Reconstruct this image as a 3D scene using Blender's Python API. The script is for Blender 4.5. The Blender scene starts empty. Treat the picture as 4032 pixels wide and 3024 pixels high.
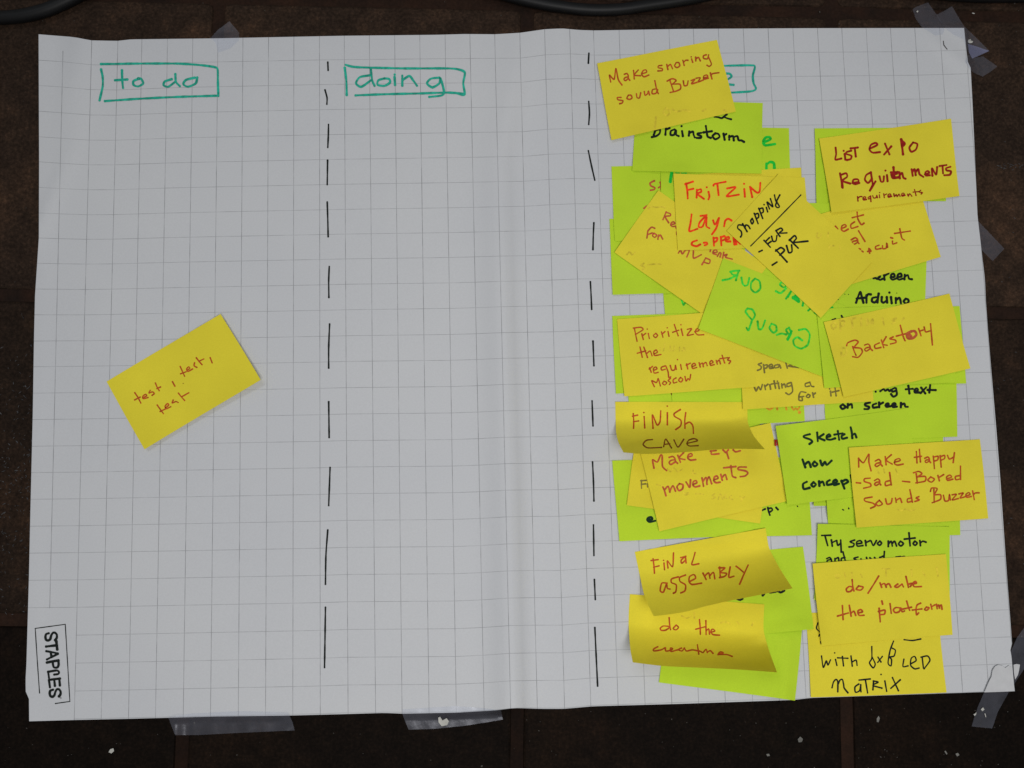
import bpy, math, random
import numpy as np
from mathutils import Matrix, Vector

# ------------------------------------------------------------------ camera, light, exposure
SC = bpy.context.scene
ROOT = SC.collection
random.seed(7)
RNG = np.random.default_rng(7)
FPX = 26 / 43.27 * 5040.0                      # focal length in photo pixels (4032 x 3024)
CAM_ROT = np.array([0.08752765, -0.01716887, -0.02389765])
PAPER_Z = 0.0014
CAM_LOC = np.array([0.39542885, -0.38977483, 0.73345556 + PAPER_Z])


def rodrigues(r):
    t = np.linalg.norm(r)
    k = r / t
    K = np.array([[0, -k[2], k[1]], [k[2], 0, -k[0]], [-k[1], k[0], 0]])
    return np.eye(3) + math.sin(t) * K + (1 - math.cos(t)) * K @ K


CR = rodrigues(CAM_ROT)
cam = bpy.data.cameras.new("camera")
cam.sensor_width = 36.0
cam.lens = 36.0 * FPX / 4032.0
cam.clip_start = 0.01
cam.clip_end = 50.0
cam_ob = bpy.data.objects.new("camera", cam)
ROOT.objects.link(cam_ob)
M4 = Matrix([list(CR[i]) + [CAM_LOC[i]] for i in range(3)] + [[0, 0, 0, 1]])
cam_ob.matrix_world = M4
SC.camera = cam_ob

world = bpy.data.worlds.new("World")
SC.world = world
world.use_nodes = True
bg = world.node_tree.nodes["Background"]
bg.inputs[0].default_value = (0.93, 0.97, 1.0, 1)
bg.inputs[1].default_value = 0.14


def area_light(name, loc, target, sx, sy, power, col):
    l = bpy.data.lights.new(name, 'AREA')
    l.shape = 'RECTANGLE'
    l.size, l.size_y = sx, sy
    l.energy = power
    l.color = col
    o = bpy.data.objects.new(name, l)
    ROOT.objects.link(o)
    o.location = loc
    o.rotation_euler = (Vector(target) - Vector(loc)).to_track_quat('-Z', 'Y').to_euler()
    return o


area_light("ceiling_and_fill_lamp", (0.55, -0.66, 1.36), (0.44, -0.40, 0), 0.75, 0.5, 10.4, (1.0, 0.985, 0.97))
area_light("ceiling_and_fill_lamp", (-0.2, 0.65, 2.4), (0.4, -0.38, 0), 1.0, 0.5, 8.0, (0.88, 0.94, 1.0))  # added cool fill that evens out the left and top
SC.view_settings.view_transform = 'Standard'
SC.view_settings.look = 'None'
SC.view_settings.exposure = 0.06
SC.view_settings.gamma = 1.0
SC.cycles.max_bounces = 8
SC.cycles.transparent_max_bounces = 12

# ------------------------------------------------------------------ picture point -> place


def at(x, y, z=PAPER_Z):
    """points on the floor plane lifted to height z that stand where photo pixel (x, y) looks"""
    x = np.asarray(x, float)
    y = np.asarray(y, float)
    z = np.asarray(z, float) + 0 * x
    d = np.stack([(x - 2016) / FPX, (1512 - y) / FPX, -np.ones_like(x)], -1) @ CR.T
    t = (z - CAM_LOC[2]) / d[..., 2]
    return CAM_LOC + d * t[..., None]


REG = {'V': (0, 0, 4032 / 2212), 'A': (2300, 100, 800 / 2212), 'B': (3100, 400, 800 / 2212), 'C': (2350, 600, 800 / 2212),
       'D': (2900, 700, 800 / 2212), 'E': (2350, 1150, 800 / 2212), 'F': (3100, 1050, 800 / 2212), 'G': (2350, 1550, 800 / 2212),
       'H': (3100, 1500, 800 / 2212), 'I': (2350, 2050, 800 / 1770), 'J': (3100, 2000, 800 / 1770), 'K': (350, 1200, 750 / 2074),
       'L': (100, 2400, 300 / 1106), 'M': (3500, 0, 532 / 2206), 'N': (3632, 2500, 400 / 1266), 'T': (0, 0, 1344 / 2212),
       'U': (1344, 0, 1344 / 2212), 'W': (2688, 0, 1344 / 2212), 'X': (0, 2624, 1344 / 2212), 'Y': (1344, 2624, 1344 / 2212),
       'Z': (2688, 2624, 1344 / 2212), 'P': (1200, 200, 200 / 276), 'Q': (2250, 200, 200 / 276), 'S': (0, 0, 1.0),
       'R': (3792, 200, 240 / 442)}


def px(reg, pts):
    ox, oy, k = REG[reg]
    a = np.array(pts, float).reshape(-1, 2)
    return a * k + np.array([ox, oy])


# ------------------------------------------------------------------ materials


def lin(c):
    return tuple(((v / 255) / 12.92 if v / 255 <= 0.04045 else (((v / 255) + 0.055) / 1.055) ** 2.4) for v in c)


def new_mat(name):
    m = bpy.data.materials.new(name)
    m.use_nodes = True
    nt = m.node_tree
    return m, nt, nt.nodes["Principled BSDF"]


def noise(nt, scale, detail=3.0, rough=0.55, coord='Object'):
    tc = nt.nodes.new("ShaderNodeTexCoord")
    n = nt.nodes.new("ShaderNodeTexNoise")
    n.inputs["Scale"].default_value = scale
    n.inputs["Detail"].default_value = detail
    n.inputs["Roughness"].default_value = rough
    nt.links.new(tc.outputs[coord], n.inputs["Vector"])
    return n


def ramp(nt, src, stops):
    r = nt.nodes.new("ShaderNodeValToRGB")
    e = r.color_ramp.elements
    while len(e) < len(stops):
        e.new(0.5)
    for k, (p, c) in enumerate(stops):
        e[k].position = p
        e[k].color = (*c, 1)
    nt.links.new(src, r.inputs[0])
    return r


def math_node(nt, op, a, b=None, clamp=False):
    n = nt.nodes.new("ShaderNodeMath")
    n.operation = op
    n.use_clamp = clamp
    for k, v in enumerate((a, b)):
        if v is None:
            continue
        if isinstance(v, (int, float)):
            n.inputs[k].default_value = v
        else:
            nt.links.new(v, n.inputs[k])
    return n.outputs[0]


def mix_col(nt, fac, a, b, blend='MIX'):
    n = nt.nodes.new("ShaderNodeMix")
    n.data_type = 'RGBA'
    n.blend_type = blend
    for sock, v in ((n.inputs[0], fac), (n.inputs[6], a), (n.inputs[7], b)):
        if isinstance(v, (int, float)):
            sock.default_value = v
        elif isinstance(v, tuple):
            sock.default_value = (*v[:3], 1)
        else:
            nt.links.new(v, sock)
    return n.outputs[2]


def bump(nt, bsdf, height, strength, dist):
    b = nt.nodes.new("ShaderNodeBump")
    b.inputs["Strength"].default_value = strength
    b.inputs["Distance"].default_value = dist
    nt.links.new(height, b.inputs["Height"])
    nt.links.new(b.outputs[0], bsdf.inputs["Normal"])


def scaled(c, k):
    return tuple(v * k for v in c)


def mat_note(name, c):
    m, nt, b = new_mat(name)
    big = noise(nt, 14, 3)
    fine = noise(nt, 900, 2, 0.7)
    c1 = ramp(nt, big.outputs[0], [(0.3, scaled(c, 0.94)), (0.7, scaled(c, 1.05))])
    c2 = ramp(nt, fine.outputs[0], [(0.25, (0.95, 0.95, 0.93)), (0.75, (1.05, 1.05, 1.07))])
    nt.links.new(mix_col(nt, 1.0, c1.outputs[0], c2.outputs[0], 'MULTIPLY'), b.inputs["Base Color"])
    b.inputs["Roughness"].default_value = 0.8
    b.inputs["Specular IOR Level"].default_value = 0.15
    bump(nt, b, noise(nt, 420, 2).outputs[0], 0.05, 0.0002)
    return m


def mat_ink(name, rgb, k=1.0, var=0.25):
    c = scaled(lin(rgb), 1.85 * k)
    m, nt, b = new_mat(name)
    n = noise(nt, 260, 2)
    r = ramp(nt, n.outputs[0], [(0.3, scaled(c, 1 - var)), (0.7, scaled(c, 1 + var))])
    nt.links.new(r.outputs[0], b.inputs["Base Color"])
    b.inputs["Roughness"].default_value = 0.7
    b.inputs["Specular IOR Level"].default_value = 0.15
    return m


YEL = (0.81, 0.690, 0.042)
GRN = (0.535, 0.745, 0.032)
M = {'yellow': mat_note("yellow_note_paper", YEL), 'green': mat_note("green_note_paper", GRN),
     'black': mat_ink("black_ink", (16, 20, 18)), 'brown': mat_ink("brown_ink", (148, 62, 24), 0.93), 'darkred': mat_ink("dark_red_ink", (118, 22, 16)),
     'red': mat_ink("red_ink", (188, 48, 16)), 'rust': mat_ink("rust_ink", (150, 70, 40), 0.95), 'umber': mat_ink("umber_ink", (100, 50, 18)),
     'olive': mat_ink("olive_ink", (98, 88, 40)), 'greenink': mat_ink("green_ink", (22, 150, 42)), 'greenpale': mat_ink("pale_green_ink", (48, 160, 44), 1.0, 0.4),
     'orange': mat_ink("orange_ink", (178, 124, 34), 0.95), 'teal': mat_ink("teal_ink", (32, 134, 114), 0.92, 0.3), 'grey': mat_ink("grey_print", (110, 110, 112)),
     'bottle': mat_ink("green_black_ink", (12, 34, 20)), 'ghosty': mat_ink("faint_show_through_on_yellow", (171, 155, 42)), 'slitshade': mat_ink("painted_slit_shade", (60, 58, 58)),
     'rustghost': mat_ink("faint_brown_show_through", (170, 142, 40))}


def mat_sheet():
    m, nt, b = new_mat("squared_paper")
    uv = nt.nodes.new("ShaderNodeUVMap")
    sep = nt.nodes.new("ShaderNodeSeparateXYZ")
    nt.links.new(uv.outputs[0], sep.inputs[0])
    u, v = sep.outputs[0], sep.outputs[1]

    def line(s, w):
        f = math_node(nt, 'FRACT', math_node(nt, 'ADD', s, 0.5))
        d = math_node(nt, 'ABSOLUTE', math_node(nt, 'SUBTRACT', f, 0.5))
        return math_node(nt, 'LESS_THAN', d, w)
    lu = line(u, 0.0135)
    lv = math_node(nt, 'MULTIPLY', line(v, 0.0125), 0.72)
    # no print left of the first full column below row 21, nor above the first row out there
    left = math_node(nt, 'LESS_THAN', u, -0.02)
    low = math_node(nt, 'GREATER_THAN', v, 21.03)
    high = math_node(nt, 'LESS_THAN', v, -0.42)
    lowleft = math_node(nt, 'MULTIPLY', left, low)
    highleft = math_node(nt, 'MULTIPLY', left, high)
    off = math_node(nt, 'MAXIMUM', lowleft, highleft)
    edge = math_node(nt, 'LESS_THAN', u, -1.3)
    lu = math_node(nt, 'MULTIPLY', lu, math_node(nt, 'SUBTRACT', 1.0, edge))
    lines = math_node(nt, 'MULTIPLY', math_node(nt, 'MAXIMUM', lu, lv), math_node(nt, 'SUBTRACT', 1.0, off))
    wear = noise(nt, 60, 3)
    wr = ramp(nt, wear.outputs[0], [(0.3, (0.28, 0.28, 0.28)), (0.68, (0.70, 0.70, 0.70))])
    fac = math_node(nt, 'MULTIPLY', lines, wr.outputs[0])
    big = noise(nt, 4.0, 4)
    base = ramp(nt, big.outputs[0], [(0.3, (0.58, 0.588, 0.612)), (0.7, (0.62, 0.625, 0.638))])
    fine = noise(nt, 700, 2, 0.7)
    f2 = ramp(nt, fine.outputs[0], [(0.25, (0.965,) * 3), (0.75, (1.035,) * 3)])
    base2 = mix_col(nt, 1.0, base.outputs[0], f2.outputs[0], 'MULTIPLY')
    nt.links.new(mix_col(nt, fac, base2, (0.17, 0.17, 0.18)), b.inputs["Base Color"])
    b.inputs["Roughness"].default_value = 0.75
    b.inputs["Specular IOR Level"].default_value = 0.2
    bump(nt, b, noise(nt, 26, 4).outputs[0], 0.12, 0.003)
    return m


def mat_tile():
    m, nt, b = new_mat("dark_brown_tile")
    info = nt.nodes.new("ShaderNodeObjectInfo")
    n1 = noise(nt, 7, 6, 0.62)
    n2 = noise(nt, 55, 5, 0.7)
    n3 = noise(nt, 320, 3, 0.7)
    c1 = ramp(nt, n1.outputs[0], [(0.32, (0.020, 0.0138, 0.0105)), (0.52, (0.029, 0.0185, 0.013)), (0.72, (0.056, 0.032, 0.020))])
    c2 = ramp(nt, n2.outputs[0], [(0.3, (0.68, 0.66, 0.66)), (0.55, (1.0, 0.98, 0.97)), (0.72, (1.45, 1.32, 1.22))])
    c3 = ramp(nt, n3.outputs[0], [(0.35, (0.6, 0.6, 0.6)), (0.55, (1.0, 1.0, 1.0)), (0.75, (1.8, 1.7, 1.6))])
    c = mix_col(nt, 1.0, mix_col(nt, 1.0, c1.outputs[0], c2.outputs[0], 'MULTIPLY'), c3.outputs[0], 'MULTIPLY')
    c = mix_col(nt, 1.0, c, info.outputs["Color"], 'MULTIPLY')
    nt.links.new(c, b.inputs["Base Color"])
    b.inputs["Roughness"].default_value = 0.75
    b.inputs["Specular IOR Level"].default_value = 0.06
    h = math_node(nt, 'ADD', n2.outputs[0], math_node(nt, 'MULTIPLY', n3.outputs[0], 0.5))
    bump(nt, b, h, 0.6, 0.0012)
    return m


def mat_grout():
    m, nt, b = new_mat("rusty_brown_grout")
    n1 = noise(nt, 18, 5, 0.65)
    n2 = noise(nt, 300, 3, 0.7)
    c1 = ramp(nt, n1.outputs[0], [(0.3, (0.011, 0.0075, 0.006)), (0.7, (0.032, 0.015, 0.009))])
    c2 = ramp(nt, n2.outputs[0], [(0.3, (0.75, 0.75, 0.75)), (0.75, (1.25, 1.25, 1.25))])
    info = nt.nodes.new("ShaderNodeObjectInfo")
    c = mix_col(nt, 1.0, c1.outputs[0], c2.outputs[0], 'MULTIPLY')
    nt.links.new(mix_col(nt, 1.0, c, info.outputs["Color"], 'MULTIPLY'), b.inputs["Base Color"])
    b.inputs["Roughness"].default_value = 0.9
    b.inputs["Specular IOR Level"].default_value = 0.1
    bump(nt, b, n2.outputs[0], 0.7, 0.001)
    return m


def mat_tape(name, col, fac, shine=0.035):
    """thin milky film: mostly clear, a little diffuse, a glossy skin"""
    m, nt, b = new_mat(name)
    b.inputs["Base Color"].default_value = (*col, 1)
    b.inputs["Roughness"].default_value = 0.7
    b.inputs["Specular IOR Level"].default_value = 0.0
    wr = noise(nt, 45, 4, 0.6)
    tr = nt.nodes.new("ShaderNodeBsdfTransparent")
    tr.inputs[0].default_value = (0.97, 0.98, 1.0, 1)
    gl = nt.nodes.new("ShaderNodeBsdfGlossy")
    gl.inputs["Roughness"].default_value = 0.3
    gl.inputs["Color"].default_value = (0.9, 0.92, 1.0, 1)
    bp = nt.nodes.new("ShaderNodeBump")
    bp.inputs["Strength"].default_value = 0.16
    bp.inputs["Distance"].default_value = 0.004
    nt.links.new(wr.outputs[0], bp.inputs["Height"])
    nt.links.new(bp.outputs[0], gl.inputs["Normal"])
    mx = nt.nodes.new("ShaderNodeMixShader")
    f = ramp(nt, wr.outputs[0], [(0.3, (fac * 0.75,) * 3), (0.75, (fac * 1.4,) * 3)])
    nt.links.new(f.outputs[0], mx.inputs[0])
    nt.links.new(tr.outputs[0], mx.inputs[1])
    nt.links.new(b.outputs[0], mx.inputs[2])
    m2 = nt.nodes.new("ShaderNodeMixShader")
    m2.inputs[0].default_value = shine
    nt.links.new(mx.outputs[0], m2.inputs[1])
    nt.links.new(gl.outputs[0], m2.inputs[2])
    nt.links.new(m2.outputs[0], nt.nodes["Material Output"].inputs[0])
    return m


def mat_plain(name, c, rough=0.6, spec=0.3, var=0.15, sc=120):
    m, nt, b = new_mat(name)
    n = noise(nt, sc, 3)
    r = ramp(nt, n.outputs[0], [(0.3, scaled(c, 1 - var)), (0.7, scaled(c, 1 + var))])
    nt.links.new(r.outputs[0], b.inputs["Base Color"])
    b.inputs["Roughness"].default_value = rough
    b.inputs["Specular IOR Level"].default_value = spec
    return m


M['sheet'] = mat_sheet()
M['tile'] = mat_tile()
M['grout'] = mat_grout()
M['tape'] = mat_tape("clear_tape", (0.58, 0.60, 0.74), 0.066)
M['tape_fold'] = mat_tape("folded_clear_tape", (0.42, 0.44, 0.74), 0.24, 0.07)
M['rubber'] = mat_plain("black_rubber", (0.006, 0.006, 0.0065), 0.5, 0.25)
M['flake'] = mat_plain("white_paint_chip", (0.50, 0.49, 0.45), 0.85, 0.1)
M['dull'] = mat_plain("grey_paint_chip", (0.17, 0.165, 0.15), 0.9, 0.1, 0.3)
M['scrap'] = mat_plain("white_paper", (0.58, 0.58, 0.59), 0.8, 0.15, 0.05)
M['dust'] = mat_plain("grey_dust", (0.085, 0.078, 0.07), 0.9, 0.1, 0.6, 300)
M['shaving'] = mat_plain("pale_shaving", (0.075, 0.075, 0.078), 0.8, 0.1, 0.5, 200)

# ------------------------------------------------------------------ object helpers


def link_mesh(name, verts, faces, mat, parent=None, uvs=None, smooth=True):
    me = bpy.data.meshes.new(name)
    me.from_pydata([tuple(map(float, v)) for v in verts], [], faces)
    if uvs is not None:
        lay = me.uv_layers.new(name="UVMap")
        idx = np.empty(len(me.loops), dtype=np.int32)
        me.loops.foreach_get("vertex_index", idx)
        lay.data.foreach_set("uv", np.asarray(uvs, np.float32)[idx].ravel())
    me.materials.append(mat)
    if smooth:
        me.polygons.foreach_set("use_smooth", [True] * len(me.polygons))
    me.update()
    o = bpy.data.objects.new(name, me)
    ROOT.objects.link(o)
    if parent is not None:
        o.parent = parent
        o.matrix_parent_inverse = parent.matrix_world.inverted()
    return o


def tag(o, label=None, cat=None, group=None, kind=None):
    for k, v in (('label', label), ('category', cat), ('group', group), ('kind', kind)):
        if v:
            o[k] = v
    return o


def empty(name, loc=(0, 0, 0)):
    o = bpy.data.objects.new(name, None)
    o.empty_display_size = 0.02
    ROOT.objects.link(o)
    o.location = loc
    bpy.context.view_layer.update()
    return o


def spline(pts, step):
    """Catmull-Rom through pts, resampled at about `step`"""
    p = np.asarray(pts, float)
    if len(p) == 2:
        n = max(2, int(np.linalg.norm(p[1] - p[0]) / step) + 1)
        t = np.linspace(0, 1, n)[:, None]
        return p[0] * (1 - t) + p[1] * t
    q = np.vstack([2 * p[0] - p[1], p, 2 * p[-1] - p[-2]])
    out = []
    for i in range(1, len(q) - 2):
        n = max(2, int(np.linalg.norm(q[i + 1] - q[i]) / step) + 1)
        t = np.linspace(0, 1, n, endpoint=False)[:, None]
        a, b, c, d = q[i - 1], q[i], q[i + 1], q[i + 2]
        # softened tangents keep short handwritten corners from overshooting
        m1, m2 = 0.38 * (c - a), 0.38 * (d - b)
        t2, t3 = t * t, t * t * t
        out.append((2 * t3 - 3 * t2 + 1) * b + (t3 - 2 * t2 + t) * m1 + (-2 * t3 + 3 * t2) * c + (t3 - t2) * m2)
    out.append(p[-1:])
    return np.vstack(out)


class Ink:
    """flat pen strokes lying on a surface; surf(x, y) gives the height under a photo pixel"""

    def __init__(self, surf, lift=0.00010):
        self.s, self.lift, self.n = surf, lift, 0
        self.parts = []

    def stroke(self, mat, pts, width):
        pts = np.asarray(pts, float)
        if len(pts) == 1 or np.linalg.norm(pts[-1] - pts[0]) < 0.6 and len(pts) == 2:
            a = np.linspace(0, 2 * math.pi, 11)[:-1]
            ring = pts[0] + np.stack([np.cos(a), np.sin(a)], -1) * width * 0.55
            self._add(mat, ring, [tuple(range(len(ring)))])
            return
        c = spline(pts, 4.0)
        tg = np.gradient(c, axis=0)
        tg /= np.maximum(np.linalg.norm(tg, axis=1, keepdims=True), 1e-6)
        nr = np.stack([-tg[:, 1], tg[:, 0]], -1)
        n = len(c)
        ph = random.random() * 6
        s = np.arange(n) * 4.0
        w = 0.5 * width * (1 + 0.10 * np.sin(s / 17 + ph) + 0.05 * np.sin(s / 6 + 2 * ph))
        w = w * np.where(np.minimum(s, s[-1] - s) < 3, 1.12, 1.0)
        L, R = c + nr * w[:, None], c - nr * w[:, None]
        ca = np.linspace(0, math.pi, 6)[1:-1]
        cap0 = [c[0] + w[0] * (-tg[0] * math.sin(a) + nr[0] * math.cos(a)) for a in ca]
        cap1 = [c[-1] + w[-1] * (tg[-1] * math.sin(a) + nr[-1] * math.cos(a)) for a in ca]
        P = np.vstack([L, R, cap0, cap1])
        F = [(i, i + 1, n + i + 1, n + i) for i in range(n - 1)]
        k = len(ca)
        F.append(tuple([0] + [2 * n + i for i in range(k)] + [n]))
        F.append(tuple([2 * n - 1] + [2 * n + k + i for i in range(k)][::-1] + [n - 1]))
        self._add(mat, P, F)

    def _add(self, mat, P, F):
        z = self.s(P[:, 0], P[:, 1]) + self.lift + 0.000003 * (self.n % 40)
        self.n += 1
        W = at(P[:, 0], P[:, 1], z)
        fs = []
        self.parts.append((mat, P.min(0), P.max(0), W.tolist(), fs))
        for f in F:
            # keep faces looking up
            a = np.array([W[i][:2] for i in f])
            ar = np.sum(a[:, 0] * np.roll(a[:, 1], -1) - a[:, 1] * np.roll(a[:, 0], -1))
            fs.append(tuple(f if ar > 0 else f[::-1]))

    def text(self, mat, reg, width, src):
        k = REG[reg][2]
        for s in src.split(';'):
            nums = [float(t) for t in s.split()]
            if len(nums) < 2:
                continue
            self.stroke(mat, px(reg, nums), width * k)

    def build(self, name, parent, gap=15.0):
        """one part per word: strokes nearer than `gap` photo pixels belong together"""
        n = len(self.parts)
        g = list(range(n))

        def root(i):
            while g[i] != i:
                i = g[i]
            return i
        for i in range(n):
            for j in range(i):
                a, b = self.parts[i], self.parts[j]
                d = np.maximum(np.maximum(a[1] - b[2], b[1] - a[2]), 0)
                if a[0] == b[0] and d[0] < gap and d[1] < gap * 0.7:
                    g[root(i)] = root(j)
        for r in sorted({root(i) for i in range(n)}):
            V, F = [], []
            for i in range(n):
                if root(i) == r:
                    k = len(V)
                    V += self.parts[i][3]
                    F += [tuple(k + t for t in f) for f in self.parts[i][4]]
                    mat = self.parts[i][0]
            link_mesh(name, V, F, M[mat], parent, smooth=False)


def grid_faces(nu, nv):
    return [(j * nu + i, (j + 1) * nu + i, (j + 1) * nu + i + 1, j * nu + i + 1) for j in range(nv - 1) for i in range(nu - 1)]


class Surf:
    """height of a curved sheet looked up by photo pixel"""

    def __init__(self, X, Y, Z):
        self.X, self.Y, self.Z = X, Y, Z
        a = (X[:-1, :-1], Y[:-1, :-1], Z[:-1, :-1])
        b = (X[1:, :-1], Y[1:, :-1], Z[1:, :-1])
        c = (X[1:, 1:], Y[1:, 1:], Z[1:, 1:])
        d = (X[:-1, 1:], Y[:-1, 1:], Z[:-1, 1:])
        st = lambda t: np.stack([q.ravel() for q in t], -1)
        A, B, C, D = st(a), st(b), st(c), st(d)
        self.t = np.concatenate([np.stack([A, B, C], 1), np.stack([A, C, D], 1)])

    def __call__(self, x, y):
        x, y = np.asarray(x, float), np.asarray(y, float)
        out = np.empty(len(x))
        T = self.t
        x0, y0, x1, y1, x2, y2 = T[:, 0, 0], T[:, 0, 1], T[:, 1, 0], T[:, 1, 1], T[:, 2, 0], T[:, 2, 1]
        den = (y1 - y2) * (x0 - x2) + (x2 - x1) * (y0 - y2)
        den = np.where(np.abs(den) < 1e-9, 1e-9, den)
        for i in range(len(x)):
            l0 = ((y1 - y2) * (x[i] - x2) + (x2 - x1) * (y[i] - y2)) / den
            l1 = ((y2 - y0) * (x[i] - x2) + (x0 - x2) * (y[i] - y2)) / den
            l2 = 1 - l0 - l1
            mn = np.minimum(np.minimum(l0, l1), l2)
            k = int(np.argmax(mn))
            w = np.clip([l0[k], l1[k], l2[k]], 0, 1)
            w /= w.sum()
            out[i] = w[0] * T[k, 0, 2] + w[1] * T[k, 1, 2] + w[2] * T[k, 2, 2]
        return out


# ------------------------------------------------------------------ floor of big brown tiles
def build_floor():
    a, b = at(80, 1160, 0.0)[:2], at(3950, 1232, 0.0)[:2]
    c, d = at(80, 2445, 0.0)[:2], at(3940, 2487, 0.0)[:2]
    ux = (b - a) / np.linalg.norm(b - a) + (d - c) / np.linalg.norm(d - c)
    ux /= np.linalg.norm(ux)
    uy = np.array([-ux[1], ux[0]])
    o = at(2037, 2850, 0.0)[:2]
    px_ = float(np.dot(at(3341, 2880, 0.0)[:2] - o, ux))
    vu = 0.5 * float(np.dot((a + b) / 2, uy) * 2)
    vl = float(np.dot((c + d) / 2, uy))
    py_ = vu - vl
    u0 = float(np.dot(o, ux))
    floor = tag(empty("floor", (0, 0, 0)), kind='structure')
    g = 0.0058                                                   # half joint
    first = None
    # one tile mesh: flat top with a worn, rounded edge
    sx, sy, h = px_ / 2 - g, py_ / 2 - g, 0.012
    prof = [(0.0, -h), (0.0, -0.0030), (0.0009, -0.0012), (0.0026, -0.0003), (0.0055, 0.0)]
    V, F = [], []
    for ins, z in prof:
        ring = []
        for (cx, cy, a0) in ((sx, sy, 0), (-sx, sy, 90), (-sx, -sy, 180), (sx, -sy, 270)):
            for da in (0, 45, 90):
                t = math.radians(a0 + da)
                r = 0.006
                ring.append((cx - math.copysign(r, cx) + (r - min(ins, .0055)) * math.cos(t), cy - math.copysign(r, cy) + (r - min(ins, .0055)) * math.sin(t), z))
        V += ring
    n = 12
    for k in range(len(prof) - 1):
        for i in range(n):
            F.append((k * n + i, k * n + (i + 1) % n, (k + 1) * n + (i + 1) % n, (k + 1) * n + i))
    F.append(tuple((len(prof) - 1) * n + i for i in range(n)))
    ang = math.atan2(ux[1], ux[0])
    for r in range(-2, 4):
        for q in range(-3, 4):
            cu = u0 + (q + 0.5) * px_
            cv = vl + (r - 0.5) * py_
            p = ux * cu + uy * cv
            if first is None:
                t = first = link_mesh("tile", V, F, M['tile'], floor, smooth=False)
            else:
                t = first.copy()
                ROOT.objects.link(t)
                t.parent = floor
            t.location = (p[0], p[1], -0.0004 * random.random())
            t.rotation_euler = (0, 0, ang + random.uniform(-0.002, 0.002))
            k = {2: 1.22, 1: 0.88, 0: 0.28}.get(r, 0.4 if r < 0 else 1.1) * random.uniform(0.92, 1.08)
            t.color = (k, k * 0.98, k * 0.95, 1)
    c0 = ux * (u0 + 0.5 * px_) + uy * (vl + 0.5 * py_)
    # mortar beds under the joints, one per stretch of floor, each with its own tint
    split_v, split_u = vl - g - 0.004, u0 + 0.5 * px_
    for (ua, ub, va, vb, k) in ((u0 - 3.2 * px_, u0 + 3.2 * px_, split_v, vl + 3 * py_, 1.15), (u0 - 3.2 * px_, split_u, vl - 2.6 * py_, split_v, 0.62),
                                (split_u, u0 + 3.2 * px_, vl - 2.6 * py_, split_v, 1.0)):
        na, nb = max(4, int((ub - ua) / 0.04)), max(4, int((vb - va) / 0.04))
        gu, gv = np.meshgrid(np.linspace(ua, ub, na), np.linspace(vb, va, nb))
        P = gu[..., None] * ux + gv[..., None] * uy
        P = np.concatenate([P, (-0.0032 + 0.00045 * RNG.standard_normal(gu.shape))[..., None]], -1).reshape(-1, 3)
        gr = link_mesh("grout", P, grid_faces(na, nb), M['grout'], floor)
        gr.color = (k, k, k, 1)
    print("tile pitch", px_, py_, "angle", math.degrees(ang))


build_floor()

# ------------------------------------------------------------------ the squared sheet
TOPX = [247, 359, 462, 557, 658, 758, 857, 956, 1057, 1157, 1258, 1356, 1455, 1555, 1654, 1754, 1852, 1950, 2049, 2147, 2246, 2340, 2441, 2539, 2638,
        2734, 2833, 2931, 3029, 3127, 3224, 3320, 3416, 3512, 3608, 3706]
BOTX = [188, 295, 401, 508, 614, 723, 830, 939, 1046, 1153, 1261, 1370, 1478, 1582, 1688, 1795, 1904, 2008, 2113, 2220, 2323, 2430, 2536, 2641, 2746,
        2851, 2958, 3063, 3168, 3272, 3376, 3478, 3580, 3682, 3783, 3886]
LEFTY = [238, 338, 440, 541, 640, 740, 840, 938, 1037, 1138, 1239, 1342, 1443, 1547, 1651, 1756, 1860, 1965, 2071, 2177, 2284, 2392, 2502, 2612, 2722]
RIGHTY = [200, 293, 387, 483, 580, 677, 775, 872, 968, 1066, 1165, 1266, 1367, 1468, 1570, 1673, 1776, 1879, 1982, 2088, 2193, 2298, 2404, 2511, 2617]
EDGE_L = [(152, 135), (154, 636), (153, 936), (138, 1163), (134, 1327), (129, 1636), (120, 2000), (114, 2272), (104, 2618), (101, 2671), (101, 2722), (108, 2735),
          (114, 2744), (115, 2840)]
EDGE_R = [(3796, 110), (3811, 247), (3821, 252), (3829, 400), (3849, 851), (3862, 960), (3878, 1100), (3882, 1190), (3892, 1325), (3903, 1456), (3922, 1678),
          (3939, 1890), (3949, 2041), (3966, 2282), (3984, 2520), (3986, 2547), (3977, 2557), (3981, 2566), (3995, 2721)]
EDGE_T = [(152, 135), (292, 146), (358, 159), (462, 161), (516, 155), (851, 151), (1344, 141), (1721, 137), (1830, 134), (1951, 135), (2049, 129), (2146, 115),
          (2213, 112), (2280, 118), (2340, 120), (2688, 114), (3174, 111), (3796, 110)]
EDGE_B = [(115, 2840), (292, 2835), (516, 2830), (851, 2821), (1154, 2817), (1344, 2812), (1514, 2807), (1587, 2810), (1794, 2806), (1951, 2797), (2024, 2788),
          (2134, 2791), (2219, 2791), (2334, 2781), (2688, 2771), (3125, 2756), (3192, 2748), (3721, 2730), (3995, 2721)]


def lerp_edge(E, key, t):
    E = np.array(E, float)
    o = 1 - key
    return np.interp(t, E[:, key], E[:, o])


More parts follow.
